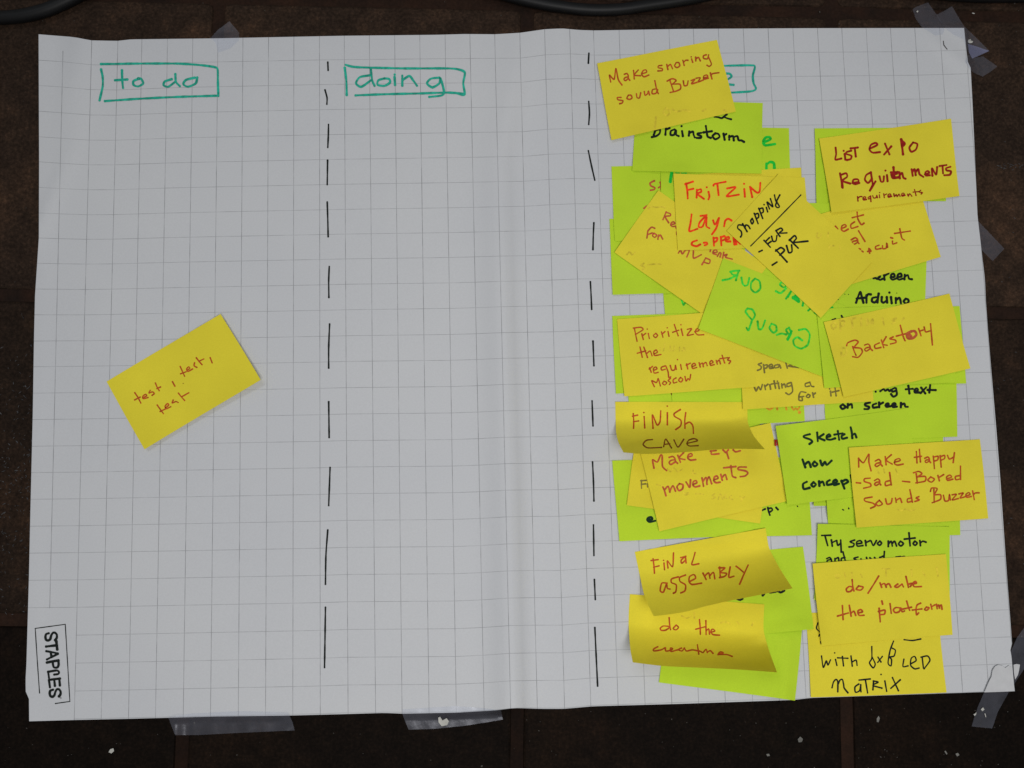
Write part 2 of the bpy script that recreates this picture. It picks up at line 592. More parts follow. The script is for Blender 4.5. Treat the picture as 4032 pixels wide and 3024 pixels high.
def wave(x, y):
    """gentle buckles and folds of the sheet, metres above its plane"""
    x, y = np.asarray(x, float), np.asarray(y, float)
    z = 0.0006 + 0.0004 * np.sin(x / 310 + y / 900) + 0.0004 * np.sin(x / 170 - y / 520 + 1)
    # long upright fold right of the middle
    xf = np.interp(y, [100, 600, 1200, 2000, 2800], [2080, 1975, 1985, 2010, 2026])
    d = x - xf
    z = z + 0.0125 * np.where(d < 0, np.exp(-(d / 80) ** 2), np.exp(-(d / 40) ** 2)) * np.interp(y, [100, 500, 1100, 2800], [0.25, 0.45, 0.8, 1])
    # bump at the top edge right of the middle
    d = (x - (2205 + (y - 110) * 0.05))
    z = z + 0.0050 * np.exp(-(d / 70) ** 2) * np.exp(-((y - 100) / 430) ** 2)
    d = (x - (1832 - (y - 130) * 0.06))
    z = z + 0.0016 * np.exp(-(d / 22) ** 2) * np.exp(-((y - 100) / 260) ** 2)
    # top left: dent and slanting crease
    d = x - (330 - (y - 130) * 0.17)
    z = z + 0.0035 * np.exp(-(d / 60) ** 2) * np.exp(-((y - 90) / 520) ** 2)
    d = (x - 236) * 0.92 + (y - 710) * 0.39
    z = z + 0.0022 * np.exp(-(d / 26) ** 2) * np.exp(-((x - 195) / 120) ** 2)
    # right edge buckles
    d = y - (1330 + (x - 3800) * 0.6)
    z = z + 0.003 * np.exp(-(d / 130) ** 2) * np.exp(-((x - 3930) / 110) ** 2)
    d = (x - 3790) * 0.63 - (y - 250) * 0.78
    z = z + 0.002 * np.exp(-(d / 22) ** 2) * np.exp(-((x - 3760) / 110) ** 2) * (y < 420)
    # long edges stand a little off the floor in places
    z = z + 0.0022 * np.exp(-((x - np.interp(y, [135, 936, 1636, 2840], [152, 153, 129, 110])) / 55) ** 2) * (0.45 + 0.55 * np.sin(y / 230 + 1.0) ** 2)
    z = z + 0.0022 * np.exp(-((x - np.interp(y, [110, 1100, 1890, 2721], [3796, 3878, 3939, 3995])) / 55) ** 2) * (0.45 + 0.55 * np.sin(y / 260) ** 2)
    # bottom: lifts a little between the tapes
    z = z + 0.0015 * np.exp(-((y - 2830) / 120) ** 2) * (0.5 + 0.5 * np.sin(x / 260))
    return z


def build_sheet():
    ncol, nrow = 36, 25
    NX, NY = np.zeros((nrow, ncol)), np.zeros((nrow, ncol))
    ly, ry = np.array(LEFTY, float), np.array(RIGHTY, float)
    ty = lambda x: np.interp(x, [247, 359, 462, 700, 1258, 1754, 2049, 2147, 2246, 2340, 2441, 2900, 3608, 3706], [243, 255, 257, 247, 236, 231, 229, 216, 212, 217, 216, 208, 203, 200])
    by = lambda x: np.interp(x, [188, 295, 1261, 1370, 1800, 1904, 2008, 2113, 2220, 2323, 2530, 3886], [2722, 2721, 2701, 2697, 2694, 2689, 2681, 2679, 2679, 2670, 2663, 2617])
    for j in range(nrow):
        # share of the way down, from the mean row heights (perspective included)
        t = ((ly[j] - ly[0]) / (ly[-1] - ly[0]) + (ry[j] - ry[0]) / (ry[-1] - ry[0])) / 2
        for i in range(ncol):
            NX[j, i] = TOPX[i] * (1 - t) + BOTX[i] * t
            s = (i - 0.0) / (ncol - 1)
            y = ly[j] * (1 - s) + ry[j] * s
            dtop = ty(TOPX[i]) - (ly[0] * (1 - s) + ry[0] * s)
            dbot = by(BOTX[i]) - (ly[-1] * (1 - s) + ry[-1] * s)
            ft = max(0, 1 - t * 1.9) ** 1.5
            NY[j, i] = y + dtop * ft + dbot * (1 - ft) * t
    # add the outer margin up to the torn or cut edges
    U = np.arange(-2, 36, dtype=float)
    Vv = np.arange(-1, 26, dtype=float)
    X = np.zeros((len(Vv), len(U)))
    Y = np.zeros_like(X)
    X[1:-1, 1:-1], Y[1:-1, 1:-1] = NX, NY
    for j in range(nrow):
        Y[j + 1, 0] = 2 * NY[j, 0] - NY[j, 1] if j > 4 else NY[j, 0] - 6
        Y[j + 1, -1] = 2 * NY[j, -1] - NY[j, -2]
        X[j + 1, 0] = lerp_edge(EDGE_L, 1, Y[j + 1, 0])
        X[j + 1, -1] = lerp_edge(EDGE_R, 1, Y[j + 1, -1])
    X[0, 1:-1] = NX[0] + (NX[0] - NX[1]) * 0.9
    X[-1, 1:-1] = NX[-1] + (NX[-1] - NX[-2])
    X[0, 0], X[0, -1], X[-1, 0], X[-1, -1] = 152, 3796, 115, 3995
    Y[0] = lerp_edge(EDGE_T, 0, X[0])
    Y[-1] = lerp_edge(EDGE_B, 0, X[-1])
    UU, VV = np.meshgrid(U, Vv)
    # true grid coordinates of the margin
    VV[0] = 0 - (NY[0].mean() - Y[0].mean()) / 98.0
    VV[-1] = 24 + np.r_[[1.05], (Y[-1, 1:-1] - NY[-1]) / (NY[-1] - NY[-2]), [0.97]]
    UU[:, 0] = -1 - (X[:, 1] - X[:, 0]) / (X[:, 2] - X[:, 1])
    UU[:, -1] = 34 + (X[:, -1] - X[:, -2]) / (X[:, -2] - X[:, -3])
    # refine
    K = 4

    def refine(Aa):
        Aa = np.array([np.interp(np.linspace(0, Aa.shape[1] - 1, (Aa.shape[1] - 1) * K + 1), np.arange(Aa.shape[1]), r) for r in Aa])
        return np.array([np.interp(np.linspace(0, Aa.shape[0] - 1, (Aa.shape[0] - 1) * K + 1), np.arange(Aa.shape[0]), c) for c in Aa.T]).T
    X, Y, UU, VV = refine(X), refine(Y), refine(UU), refine(VV)
    X[:, 0] = lerp_edge(EDGE_L, 1, Y[:, 0])
    X[:, -1] = lerp_edge(EDGE_R, 1, Y[:, -1])
    Y[0] = lerp_edge(EDGE_T, 0, X[0])
    Y[-1] = lerp_edge(EDGE_B, 0, X[-1])
    Z = PAPER_Z + wave(X, Y)
    P = at(X, Y, Z).reshape(-1, 3)
    nv, nu = X.shape
    o = link_mesh("squared_paper_sheet", P, grid_faces(nu, nv), M['sheet'], None, np.stack([UU.ravel(), VV.ravel()], -1))
    tag(o, "large white squared paper sheet taped to the brown tiles with three headed columns", "paper sheet")
    return o, X, Y, Z


SHEET, SX, SY, SZ = build_sheet()
sheet_z = lambda x, y: PAPER_Z + wave(x, y)
# ------------------------------------------------------------------ printing and writing on the sheet
ink = Ink(sheet_z, 0.00022)
ink.text('teal', 'T', 15, "655 415 900 412 1150 412 1300 422 1390 435 1410 450 1412 540 1415 622; 655 450 665 500 665 560 645 650; 680 655 900 640 1150 628 1412 620")
ink.text('teal', 'T', 15, "790 455 792 520 797 570; 745 520 825 515; 900 510 865 525 865 550 895 560 928 540 915 512 895 508; 1112 513 1068 528 1060 552 1090 562 1138 528; 1136 480 1140 530 1165 558; 1262 503 1205 518 1188 545 1218 562 1268 540 1278 502")
ink.text('teal', 'U', 15, "28 420 100 435 400 443 680 443 760 450 800 470 790 540 798 612 740 602; 92 618 300 610 520 605 690 600 800 608; 22 440 32 520 35 615")
ink.text('teal', 'U', 15, "185 488 120 500 95 540 130 562 192 520; 190 440 200 520 215 555; 280 508 240 520 235 550 280 556 315 535 310 512 280 508; 345 500 348 550; 346 483; 395 490 395 555; 395 520 440 492 465 520 490 555; 635 503 580 510 555 540 590 566 635 540 642 505 665 590 650 618 570 628")
ink.text('teal', 'W', 14, "230 427 440 423 468 433 455 490 460 540 475 575 440 592 280 602; 270 476 305 478 317 495 295 513 270 516; 290 546 330 550")
ink.build("heading", SHEET, 60)
for reg, src in (('P', "125 62 127 106; 110 213 121 255 120 290; 129 400 128 460 125 525; 124 595 122 727; 122 822 125 920 127 1010; 133 1172 130 1250 131 1340"),
                 ('V', "712 700 710 750 710 795; 710 868 711 945; 713 1010 710 1092; 708 1145 704 1200 703 1262; 703 1312 702 1380 701 1442"),
                 ('Q', "95 13 92 67; 94 275 98 340 94 400; 92 543 108 620 127 703; 122 935 119 1000 117 1080; 103 1255 107 1330 110 1405"),
                 ('V', "1281 737 1283 790; 1279 866 1281 920; 1280 998 1282 1040 1283 1082; 1282 1134 1283 1200; 1284 1252 1286 1295; 1285 1356 1288 1420 1291 1482")):
    for s in src.split(';'):
        ink = Ink(sheet_z, 0.00022)
        ink.text('black', reg, {'P': 9.0, 'Q': 9.0, 'V': 3.7}[reg], s)
        ink.build("dash", SHEET, 60)
ink = Ink(sheet_z, 0.00022)
ink.text('black', 'L', 14, "140 275 360 245 578 215; 578 215 612 780 645 1335; 645 1335 435 1365; 142 275 172 740 205 1212")
ink.text('black', 'L', 36, "338 345 300 358 290 400 300 440 330 450 360 430 375 375 400 338 430 338 455 365 455 410 432 445")
ink.text('black', 'L', 38, "300 538 380 528 455 520; 448 462 462 580")
ink.text('black', 'L', 33, "303 605 390 620 470 640; 470 645 390 685 312 725; 368 618 378 690")
ink.text('black', 'L', 36, "312 770 400 752 480 740; 478 740 482 800 468 838 440 845 412 838 400 800 396 758")
ink.text('black', 'L', 33, "330 905 400 892 455 885 482 898 488 920 470 938 418 945; 330 905 342 992")
ink.text('black', 'L', 33, "340 1022 420 1012 500 1003; 342 1030 356 1130; 418 1018 428 1108; 492 1012 500 1102")
ink.text('black', 'L', 36, "400 1165 362 1178 352 1215 362 1255 392 1268 420 1245 435 1195 455 1160 485 1158 510 1190 508 1232 488 1260")
ink.text('grey', 'L', 26, "512 1285")
ink.build("maker_print", SHEET, 60)
ink = Ink(sheet_z, 0.00022)
ink.text('slitshade', 'M', 14, "890 672 898 735; 900 738 925 770 950 802")
ink.build("tear_shade", SHEET)  # tear drawn as a dark ribbon, the shade of its gap painted in

# ------------------------------------------------------------------ sticky notes, bottom of the pile first
# name: (colour, corners TL TR BR BL in photo pixels, edge lifts left/top/right/bottom in mm, label, writing)
N = []


def note(key, col, reg, pts, label, text=(), lift=None, ghost=()):
    if isinstance(reg, str):
        q = px(reg, pts)
    else:
        q = np.array([px(r, p)[0] for r, p in zip(reg, pts)])
    N.append(dict(key=key, col=col, q=q, label=label, text=text, lift=lift, ghost=ghost))


note('gLi', 'green', 'B', [293, 288, 1700, 289, 1724, 1087, 322, 1104], "bright green note mostly hidden behind the yellow expo list note", lift=(1.5, .2, .3, .5))
note('g5', 'green', 'S', [2597, 1020, 3120, 1005, 3138, 1310, 2625, 1322], "green note showing a narrow strip above the yellow Prioritize note",
     [('greenpale', 'E', 20, "925 85 932 115 945 140; 950 128 985 102 990 125 1012 132")])
note('g4', 'green', 'S', [2398, 863, 2930, 853, 2939, 1148, 2414, 1162], "green note sticking out lower left of the slanted yellow MVP note", lift=(.8, .2, .3, 1.2))
note('g3', 'green', 'C', [155, 150, 1595, 110, 1630, 940, 200, 962], "green note with a brown St at the left of the pile",
     [('rust', 'C', 20, "625 310 580 335 590 365 633 385 622 405 585 412; 690 325 700 365 700 400; 672 385 695 370; 512 608 540 586")], lift=(.5, .1, .2, .6))
note('g2', 'green', 'S', [2600, 495, 3108, 503, 3112, 800, 2605, 793], "green note with thick green letters e and n on its right side",
     [('greenink', 'A', 30, "1950 1275 2030 1240 2020 1218 1975 1222 1950 1270 1975 1305 2078 1292; 1985 1556 1985 1505; 1985 1515 2025 1487 2065 1500 2072 1556"),
      ('greenink', 'C', 32, "815 225 805 275 800 318"), ('greenink', 'C', 12, "862 224 898 225; 922 226 975 226")])
note('yX', 'yellow', 'S', [2668, 692, 3153, 660, 3170, 955, 2685, 985], "blank yellow note peeking out at the upper right behind the shopping note")
note('g1', 'green', 'S', [2504, 389, 3005, 404, 2997, 682, 2491, 674], "green note reading Brainstorm in black marker",
     [('black', 'A', 22, "1420 995 1460 1000 1500 1010 1530 985 1552 970; 1520 995 1560 1012 1600 1022"),
      ('black', 'A', 24, "772 1140 825 1133 822 1175 785 1205 738 1216; 775 1142 758 1195; 890 1120 885 1190; 890 1135 930 1118; 985 1132 945 1150 942 1192 980 1190 1000 1140 1002 1190 1030 1205; 1066 1150 1075 1205; 1061 1097; 1145 1155 1140 1200; 1145 1172 1185 1155 1192 1190 1205 1220; 1275 1170 1235 1178 1240 1192 1275 1205 1270 1225 1225 1225; 1325 1095 1335 1160 1345 1210 1378 1225; 1300 1165 1390 1152; 1430 1175 1398 1205 1428 1240 1474 1215 1462 1182 1430 1175; 1518 1180 1530 1245; 1523 1200 1548 1182; 1580 1200 1580 1245; 1580 1215 1620 1205 1630 1252; 1632 1215 1668 1205 1682 1250 1712 1252 1740 1268")])
note('gU', 'green', 'S', [3118, 800, 3634, 806, 3640, 1105, 3124, 1100], "green note showing a small wedge below the yellow expo list note")
note('gAr', 'green', 'S', [3128, 905, 3655, 915, 3640, 1222, 3114, 1216], "green note with thick black writing about a screen",
     [('black', 'D', 24, "1492 1095 1515 1092 1535 1102 1560 1078; 1562 1072 1538 1095 1562 1112 1590 1100; 1605 1052 1612 1110; 1608 1068 1655 1042; 1680 1085 1722 1075 1712 1045 1685 1055 1680 1095 1700 1110 1735 1098; 1750 1085 1798 1072 1788 1042 1758 1055 1750 1095 1772 1110 1808 1098; 1832 1055 1828 1105; 1832 1078 1865 1058 1878 1098 1910 1105"),
      ('black', 'D', 26, "1302 1360 1322 1300 1348 1242 1365 1300 1382 1360; 1308 1315 1400 1306; 1415 1280 1415 1360; 1415 1302 1432 1268 1462 1270; 1520 1300 1480 1310 1475 1345 1505 1358 1535 1330; 1548 1262 1540 1310 1535 1358; 1582 1300 1580 1345 1600 1360 1630 1340; 1636 1300 1640 1358; 1682 1300 1690 1365; 1665 1250; 1735 1310 1735 1365; 1738 1330 1772 1306 1785 1335 1790 1366; 1842 1318 1820 1345 1845 1370 1875 1348 1866 1324 1842 1318"),
      ('black', 'D', 10, "1745 1255; 1180 1268; 1108 1326; 1220 1270")])
note('g6', 'green', 'S', [2412, 1245, 2935, 1228, 2945, 1538, 2424, 1551], "green note edging out left of the yellow Prioritize note", lift=(.8, .2, .2, .8))
note('g7', 'green', 'S', [2467, 1400, 2986, 1392, 2996, 1700, 2480, 1706], "green strip of a note between the Prioritize and Finish cave notes",
     [('umber', 'E', 18, "815 1100 818 1114")])
note('g8', 'green', 'S', [2640, 1352, 3150, 1340, 3168, 1657, 2652, 1690], "green note with half hidden orange letters below the writing note",
     [('orange', 'E', 20, "1848 1262 1880 1280 1912 1260; 1960 1258 1966 1278; 2060 1258 2066 1278; 2122 1250 2145 1284 2165 1262 2185 1282 2205 1255"), ('orange', 'H', 34, "132 341"),
      ('darkred', 'G', 20, "1942 512 1946 560; 1945 512 1968 516 1970 560")])
note('g10', 'green', 'S', [2662, 1815, 3180, 1795, 3196, 2106, 2680, 2118], "green note with black letters cut off right of the eye movements note",
     [('black', 'G', 22, "1800 1270 1832 1256; 1862 1242 1872 1290 1884 1322; 1866 1252 1900 1246 1912 1268 1885 1288; 1952 1240 1972 1262")])
note('g9', 'green', 'S', [2412, 1814, 2945, 1800, 2965, 2109, 2437, 2132], "green note with a black letter e at the lower left of its pile",
     [('bottle', 'G', 24, "552 1378 605 1366 592 1344 560 1352 548 1375 572 1398 636 1384")], lift=(1.2, .2, .2, 1.2))
note('yF', 'yellow', 'S', [2507, 1691, 3033, 1756, 2992, 2063, 2469, 1988], "yellow note tilted clockwise under the eye movements note",
     [('olive', 'G', 16, "487 945 485 990 487 1030; 480 948 537 944; 487 988 530 982; 548 982 552 1016")], lift=(.4, .1, .4, .9))
note('yE', 'yellow', 'G', [475, 640, 1890, 322, 2090, 1170, 680, 1495], "yellow note reading Make eye movements in reddish brown",
     [('rust', 'G', 19, "622 810 608 720 658 745 695 668 712 680 715 790 760 838; 788 694 825 684 850 704 856 735 878 758; 852 718 806 728 788 750 806 772 855 742; 882 672 910 746; 945 642 895 700 958 718; 990 690 1038 676 1030 652 1000 662 990 700 1020 724 1076 718"),
      ('rust', 'G', 19, "1236 626 1300 620; 1246 632 1250 660 1328 655; 1375 612 1400 640; 1432 612 1405 642; 1415 640 1435 706; 1485 612 1510 634 1562 622"),
      ('rust', 'G', 20, "720 1018 738 1060 752 1110; 735 1050 775 1008 795 1070; 795 1060 828 1002 856 1060; 900 980 872 1015 895 1056 932 1036 938 992 900 980; 972 962 1012 1020 1020 940; 1050 988 1090 970 1078 946 1050 960 1048 1000 1075 1016 1118 1004; 1145 918 1162 1008; 1155 955 1190 912 1200 988; 1198 950 1222 904 1250 980; 1276 938 1320 922 1308 896 1280 908 1275 950 1300 970 1342 964; 1350 880 1366 942; 1362 915 1398 880 1416 934; 1460 786 1475 895 1512 914; 1382 808 1512 794; 1626 800 1550 800 1540 826 1620 842 1645 866 1615 896 1562 904")],
     lift=(1.2, .1, .5, 1.0),
     ghost=[('G', 16, "770 820 800 850 840 812 880 850 930 822; 1050 832 1042 868 1080 872; 950 1080 962 1102 1002 1095; 1075 1088 1160 1095; 1282 1090 1256 1108 1290 1130 1256 1146; 1320 1150 1342 1090 1370 1150; 1404 1100 1382 1128 1412 1142; 1462 1112 1442 1140 1476 1152; 1560 1120 1582 1142 1610 1122; 1582 1142 1576 1166; 650 990 700 1000; 960 1090 1000 1080")])
note('g14', 'green', 'S', [3195, 1692, 3714, 1686, 3724, 1988, 3205, 1994], "green note showing between the sketch note and the happy sounds note")
note('g12', 'green', 'S', [3240, 1420, 3762, 1412, 3771, 1718, 3253, 1735], "green note reading text on screen in thick black marker",
     [('black', 'F', 24, "962 1361; 1012 1356 1050 1332 1065 1352 1095 1336 1112 1356 1130 1342; 1172 1320 1142 1335 1142 1362 1178 1352; 1185 1325 1192 1392 1155 1416 1130 1388; 1318 1298 1330 1380; 1290 1335 1366 1330; 1385 1356 1425 1346 1412 1325 1388 1338 1388 1370 1436 1370; 1458 1318 1502 1380; 1512 1314 1452 1376; 1556 1288 1546 1370; 1528 1342 1616 1344"),
      ('black', 'F', 25, "605 1500 578 1520 600 1550 635 1528 605 1500; 660 1495 656 1536; 662 1512 700 1496 706 1536; 900 1480 848 1492 850 1512 892 1528 880 1550 840 1550; 968 1490 932 1505 935 1535 978 1530; 1000 1480 1000 1530; 1003 1502 1042 1480; 1070 1512 1106 1500 1096 1485 1072 1498 1078 1526 1122 1520; 1140 1512 1182 1500 1166 1485 1142 1498 1148 1530 1192 1524; 1238 1485 1236 1530; 1240 1505 1274 1490 1285 1524 1312 1526")], lift=(1.0, .1, .4, .4))
note('gB', 'green', 'S', [3262, 1225, 3780, 1205, 3803, 1510, 3285, 1522], "green note showing at the right and below of the Backstory note")
note('g15', 'green', 'S', [3246, 1806, 3775, 1800, 3783, 2108, 3262, 2116], "green note with tiny black dots under the happy sounds note",
     [('black', 'H', 14, "602 1400 614 1406; 668 1384 670 1392; 112 1366")])
note('g11', 'green', 'S', [3052, 1677, 3570, 1608, 3626, 1920, 3102, 1988], "green note reading Sketch how concept in dark ink",
     [('bottle', 'H', 24, "245 580 185 595 178 612 250 638 272 662 242 686; 325 562 332 656; 395 580 345 618 405 646; 430 612 470 602 456 580 428 598 430 632 470 640 520 625; 550 545 565 640; 512 585 602 570; 622 580 592 600 600 630 650 618; 690 505 702 560 708 622; 702 600 735 572 752 614"),
      ('bottle', 'H', 26, "166 856 196 940; 188 912 232 880 256 936; 296 880 275 905 300 930 330 905 296 880; 360 868 380 922 410 880 430 915 482 868; 212 1098 172 1122 180 1176 242 1164; 286 1104 260 1130 286 1152 312 1126 286 1104; 346 1094 350 1142; 350 1116 385 1096 402 1136; 462 1080 432 1100 436 1132 482 1124; 505 1112 545 1096 526 1075 500 1095 510 1132 562 1120; 590 1088 606 1130 622 1172; 592 1096 640 1075 662 1098 616 1126; 690 1028 700 1060 704 1096")], lift=(2.6, .3, .2, .4))
note('yR', 'yellow', 'S', [2593, 748, 3020, 1050, 2844, 1294, 2419, 992], "yellow note slanted down to the right reading For MVP",
     [('rust', 'C', 17, "756 648 738 690 720 732; 752 652 800 668 800 690 745 700 782 766; 806 788 850 776 836 756 812 766 804 792 824 808 852 804; 860 808 866 826; 868 868 870 896; 556 856 545 932; 558 852 595 815 630 826; 552 896 602 878; 622 880 606 905 630 926 652 902 622 880; 672 900 665 946; 670 916 692 900 716 942"),
      ('rust', 'C', 17, "888 1096 912 1066 930 1106 968 1062 1006 1068 980 1138; 1052 1074 1054 1152 1138 1114; 1186 1150 1145 1222; 1186 1150 1232 1172 1222 1210 1168 1196; 1240 1048 1234 1080; 1268 1092 1310 1086 1300 1062 1272 1070 1264 1100 1300 1112; 1312 1132 1336 1092 1352 1100 1342 1138; 1382 1090 1370 1150; 1384 1122 1420 1110 1402 1142 1474 1162")],
     lift=(.3, .3, .2, 1.2), ghost=[('C', 18, "560 610 600 590 650 600 700 590 740 600; 330 1110 360 1080 380 1115 420 1090; 510 1210 480 1230 520 1250 500 1275; 560 1225 640 1215 700 1220")])
note('yFr', 'yellow', 'S', [2650, 682, 3170, 700, 3190, 968, 2671, 984], "yellow note with red capitals about a copper layout",
     [('red', 'C', 21, "972 338 985 420 990 502; 964 346 1046 318; 985 410 1050 396; 1090 408 1086 492; 1092 414 1132 400 1136 430 1096 452 1166 506; 1216 430 1226 480 1215 512; 1197 380; 1270 362 1282 344 1402 320; 1312 345 1326 466; 1420 392 1512 380 1414 476 1546 460; 1606 400 1612 482; 1603 342; 1692 486 1668 376; 1668 376 1740 436 1772 425 1780 332"),
      ('red', 'C', 21, "1032 675 1020 770 1008 858 1096 832; 1130 692 1196 682; 1186 690 1120 762 1110 812 1152 806 1194 700 1192 800 1226 826; 1266 740 1286 786 1328 716; 1332 714 1302 820 1254 892; 1466 742 1430 722 1398 745 1386 805"),
      ('red', 'C', 22, "1090 958 1042 976 1034 1006 1085 1022 1126 1002; 1166 984 1196 982 1202 1000 1174 1012; 1270 928 1276 1016; 1270 936 1312 930 1306 962 1276 982; 1350 920 1356 1012; 1350 926 1392 910 1396 946 1356 962; 1405 952 1440 942 1436 920 1408 930 1408 968 1452 970"), ('red', 'C', 26, "1490 930 1500 1000; 1492 930 1525 965; 1520 1000 1505 950 1562 990")],
     lift=(.9, .2, .2, .9))
note('yPj', 'yellow', 'S', [3112, 880, 3612, 728, 3706, 1012, 3206, 1165], "yellow note tilted anticlockwise with a half hidden line ending in circuit",
     [('brown', 'B', 18, "760 1204 768 1275 806 1340 834 1324; 708 1264 828 1234; 732 1310 692 1340 700 1380 768 1360; 592 1382 640 1360 630 1340 598 1350 588 1392 618 1412 662 1390; 524 1358 546 1386; 698 1504 740 1482 764 1500 768 1530 780 1545; 764 1512 718 1522 704 1540 722 1556 767 1532; 776 1408 845 1522"),
      ('brown', 'D', 17, "1335 773 1350 778; 1364 800 1376 806; 1428 802 1466 800 1440 768 1450 822; 1552 734 1514 750 1520 778 1572 770; 1590 740 1592 772 1630 764 1636 710 1645 756; 1698 690 1702 722 1744 708; 1680 652 1700 658; 1778 556 1800 655 1828 678; 1722 606 1892 580")], lift=(.3, .1, .6, .8))
note('yLi', 'yellow', 'B', [350, 400, 1780, 187, 1878, 1030, 478, 1208], "yellow note reading List expo requirements in dark red",
     [('darkred', 'B', 22, "526 502 532 570 524 632 588 620; 625 570 632 632; 614 536; 696 535 645 550 642 570 698 590 690 625 650 636; 690 510 768 500; 734 505 746 598; 900 512 980 472 962 450 912 470 894 520 930 556 1008 550; 1064 458 1112 574; 1132 488 1054 576; 1370 445 1330 500 1350 546 1400 522 1416 462 1370 445"),
      ('darkred', 'B', 28, "1240 412 1250 490 1260 574; 1248 430 1278 458 1250 492"),
      ('darkred', 'B', 22, "574 782 590 860 604 940; 580 800 640 780 652 818 600 862 684 892; 710 886 776 872 766 846 722 850 712 885 740 898 784 886; 910 770 860 800 845 850 880 886 920 842; 910 770 922 850 928 905 895 976 960 870; 1004 814 1020 870 1046 870 1052 815; 1085 800 1092 866; 1069 751; 1220 770 1226 836; 1225 800 1250 776 1264 828 1288 840; 1354 738 1366 808; 1360 770 1386 735 1398 800; 1396 770 1426 735 1440 790 1482 820; 1500 792 1546 776 1530 755 1504 770 1508 805 1552 802; 1580 806 1576 726 1620 796 1632 714; 1658 702 1734 690; 1690 700 1696 782; 1776 710 1730 725 1736 750 1782 758 1770 796 1710 802"),
      ('darkred', 'B', 28, "1156 716 1166 830; 1130 772 1204 768; 1134 795 1150 830 1212 824; 1140 800 1192 782; 594 860 600 930"),
      ('darkred', 'B', 14, "764 1034 770 1082; 768 1056 786 1036 812 1034; 825 1062 856 1050 846 1035 826 1045 830 1072 862 1066; 906 1030 880 1045 886 1062 906 1050; 907 1028 911 1088; 930 1025 940 1050 968 1045 974 1020 982 1046; 1002 1015 1006 1046; 1006 991; 1050 1004 1056 1046; 1053 1022 1082 1005; 1095 1032 1130 1020 1118 1005 1098 1015 1100 1042 1136 1032; 1160 1004 1166 1036 1186 1010 1196 1036 1216 1006 1228 1032; 1245 1022 1276 1010 1262 995 1245 1006 1250 1030 1282 1020; 1310 1008 1318 1032 1332 1002 1356 1030; 1385 958 1402 1022; 1370 986 1432 980; 1452 965 1435 985 1472 990 1458 1006")], lift=(1.6, .2, .6, 1.4))
note('yFin', 'yellow', 'G', [200, 88, 1640, 92, 1830, 605, 290, 640], "yellow note reading Finish cave, its lower half curling up",
     [('brown', 'G', 17, "396 218 402 300 400 376; 388 246 442 234; 400 305 456 297; 515 250 522 372; 512 206; 612 376 605 230 655 340 688 305 696 188; 768 208 768 338; 767 136; 908 174 842 218 850 250 915 290 912 350 860 390; 968 208 958 290 960 376; 960 332 1010 310 1045 350 1052 432"),
      ('umber', 'G', 15, "606 500 540 508 504 552 556 590 705 585; 728 576 750 494 812 590; 735 552 795 546; 840 504 884 582 946 498; 980 542 1096 512 1060 490 1004 505 980 545 1012 570 1102 565")])
note('yW', 'yellow', ('E', 'S', 'F', 'E'), [(1535, 440), (3425, 1285), (940, 1470), (1590, 1275)], "yellow note with grey handwriting ending in for it",
     [('olive', 'E', 18, "1792 774 1756 788 1790 810 1784 838 1750 852; 1814 790 1826 876; 1816 800 1856 792 1850 825 1820 832; 1880 815 1916 806 1902 786 1876 800 1884 832 1922 825; 1972 790 1936 800 1940 826 1980 816 1988 790 2002 826; 2058 768 2074 828; 2132 788 2084 806 2196 820; 1710 1018 1734 1078 1760 1030 1784 1066 1802 1008; 1826 1014 1836 1062; 1830 1030 1862 1004; 1884 1010 1892 1056; 1930 968 1946 1046; 1900 1002 1978 990; 1976 1000 1986 1050; 1966 971; 2012 1000 2018 1044; 2014 1022 2042 1000 2056 1034; 2112 985 2072 1000 2076 1030 2112 1020; 2118 988 2132 1078 2092 1116 2058 1098"),
      ('olive', 'F', 17, "240 1260 196 1275 200 1306 240 1300; 246 1258 262 1300 288 1306; 202 1370 150 1362 128 1400 128 1452 164 1456 160 1420; 130 1420 180 1412; 226 1390 205 1414 232 1426 250 1402 226 1390; 276 1374 286 1422; 280 1396 306 1376; 470 1356 476 1406; 461 1331; 520 1320 532 1406; 490 1366 562 1350")], lift=(1.2, .1, .3, .6))
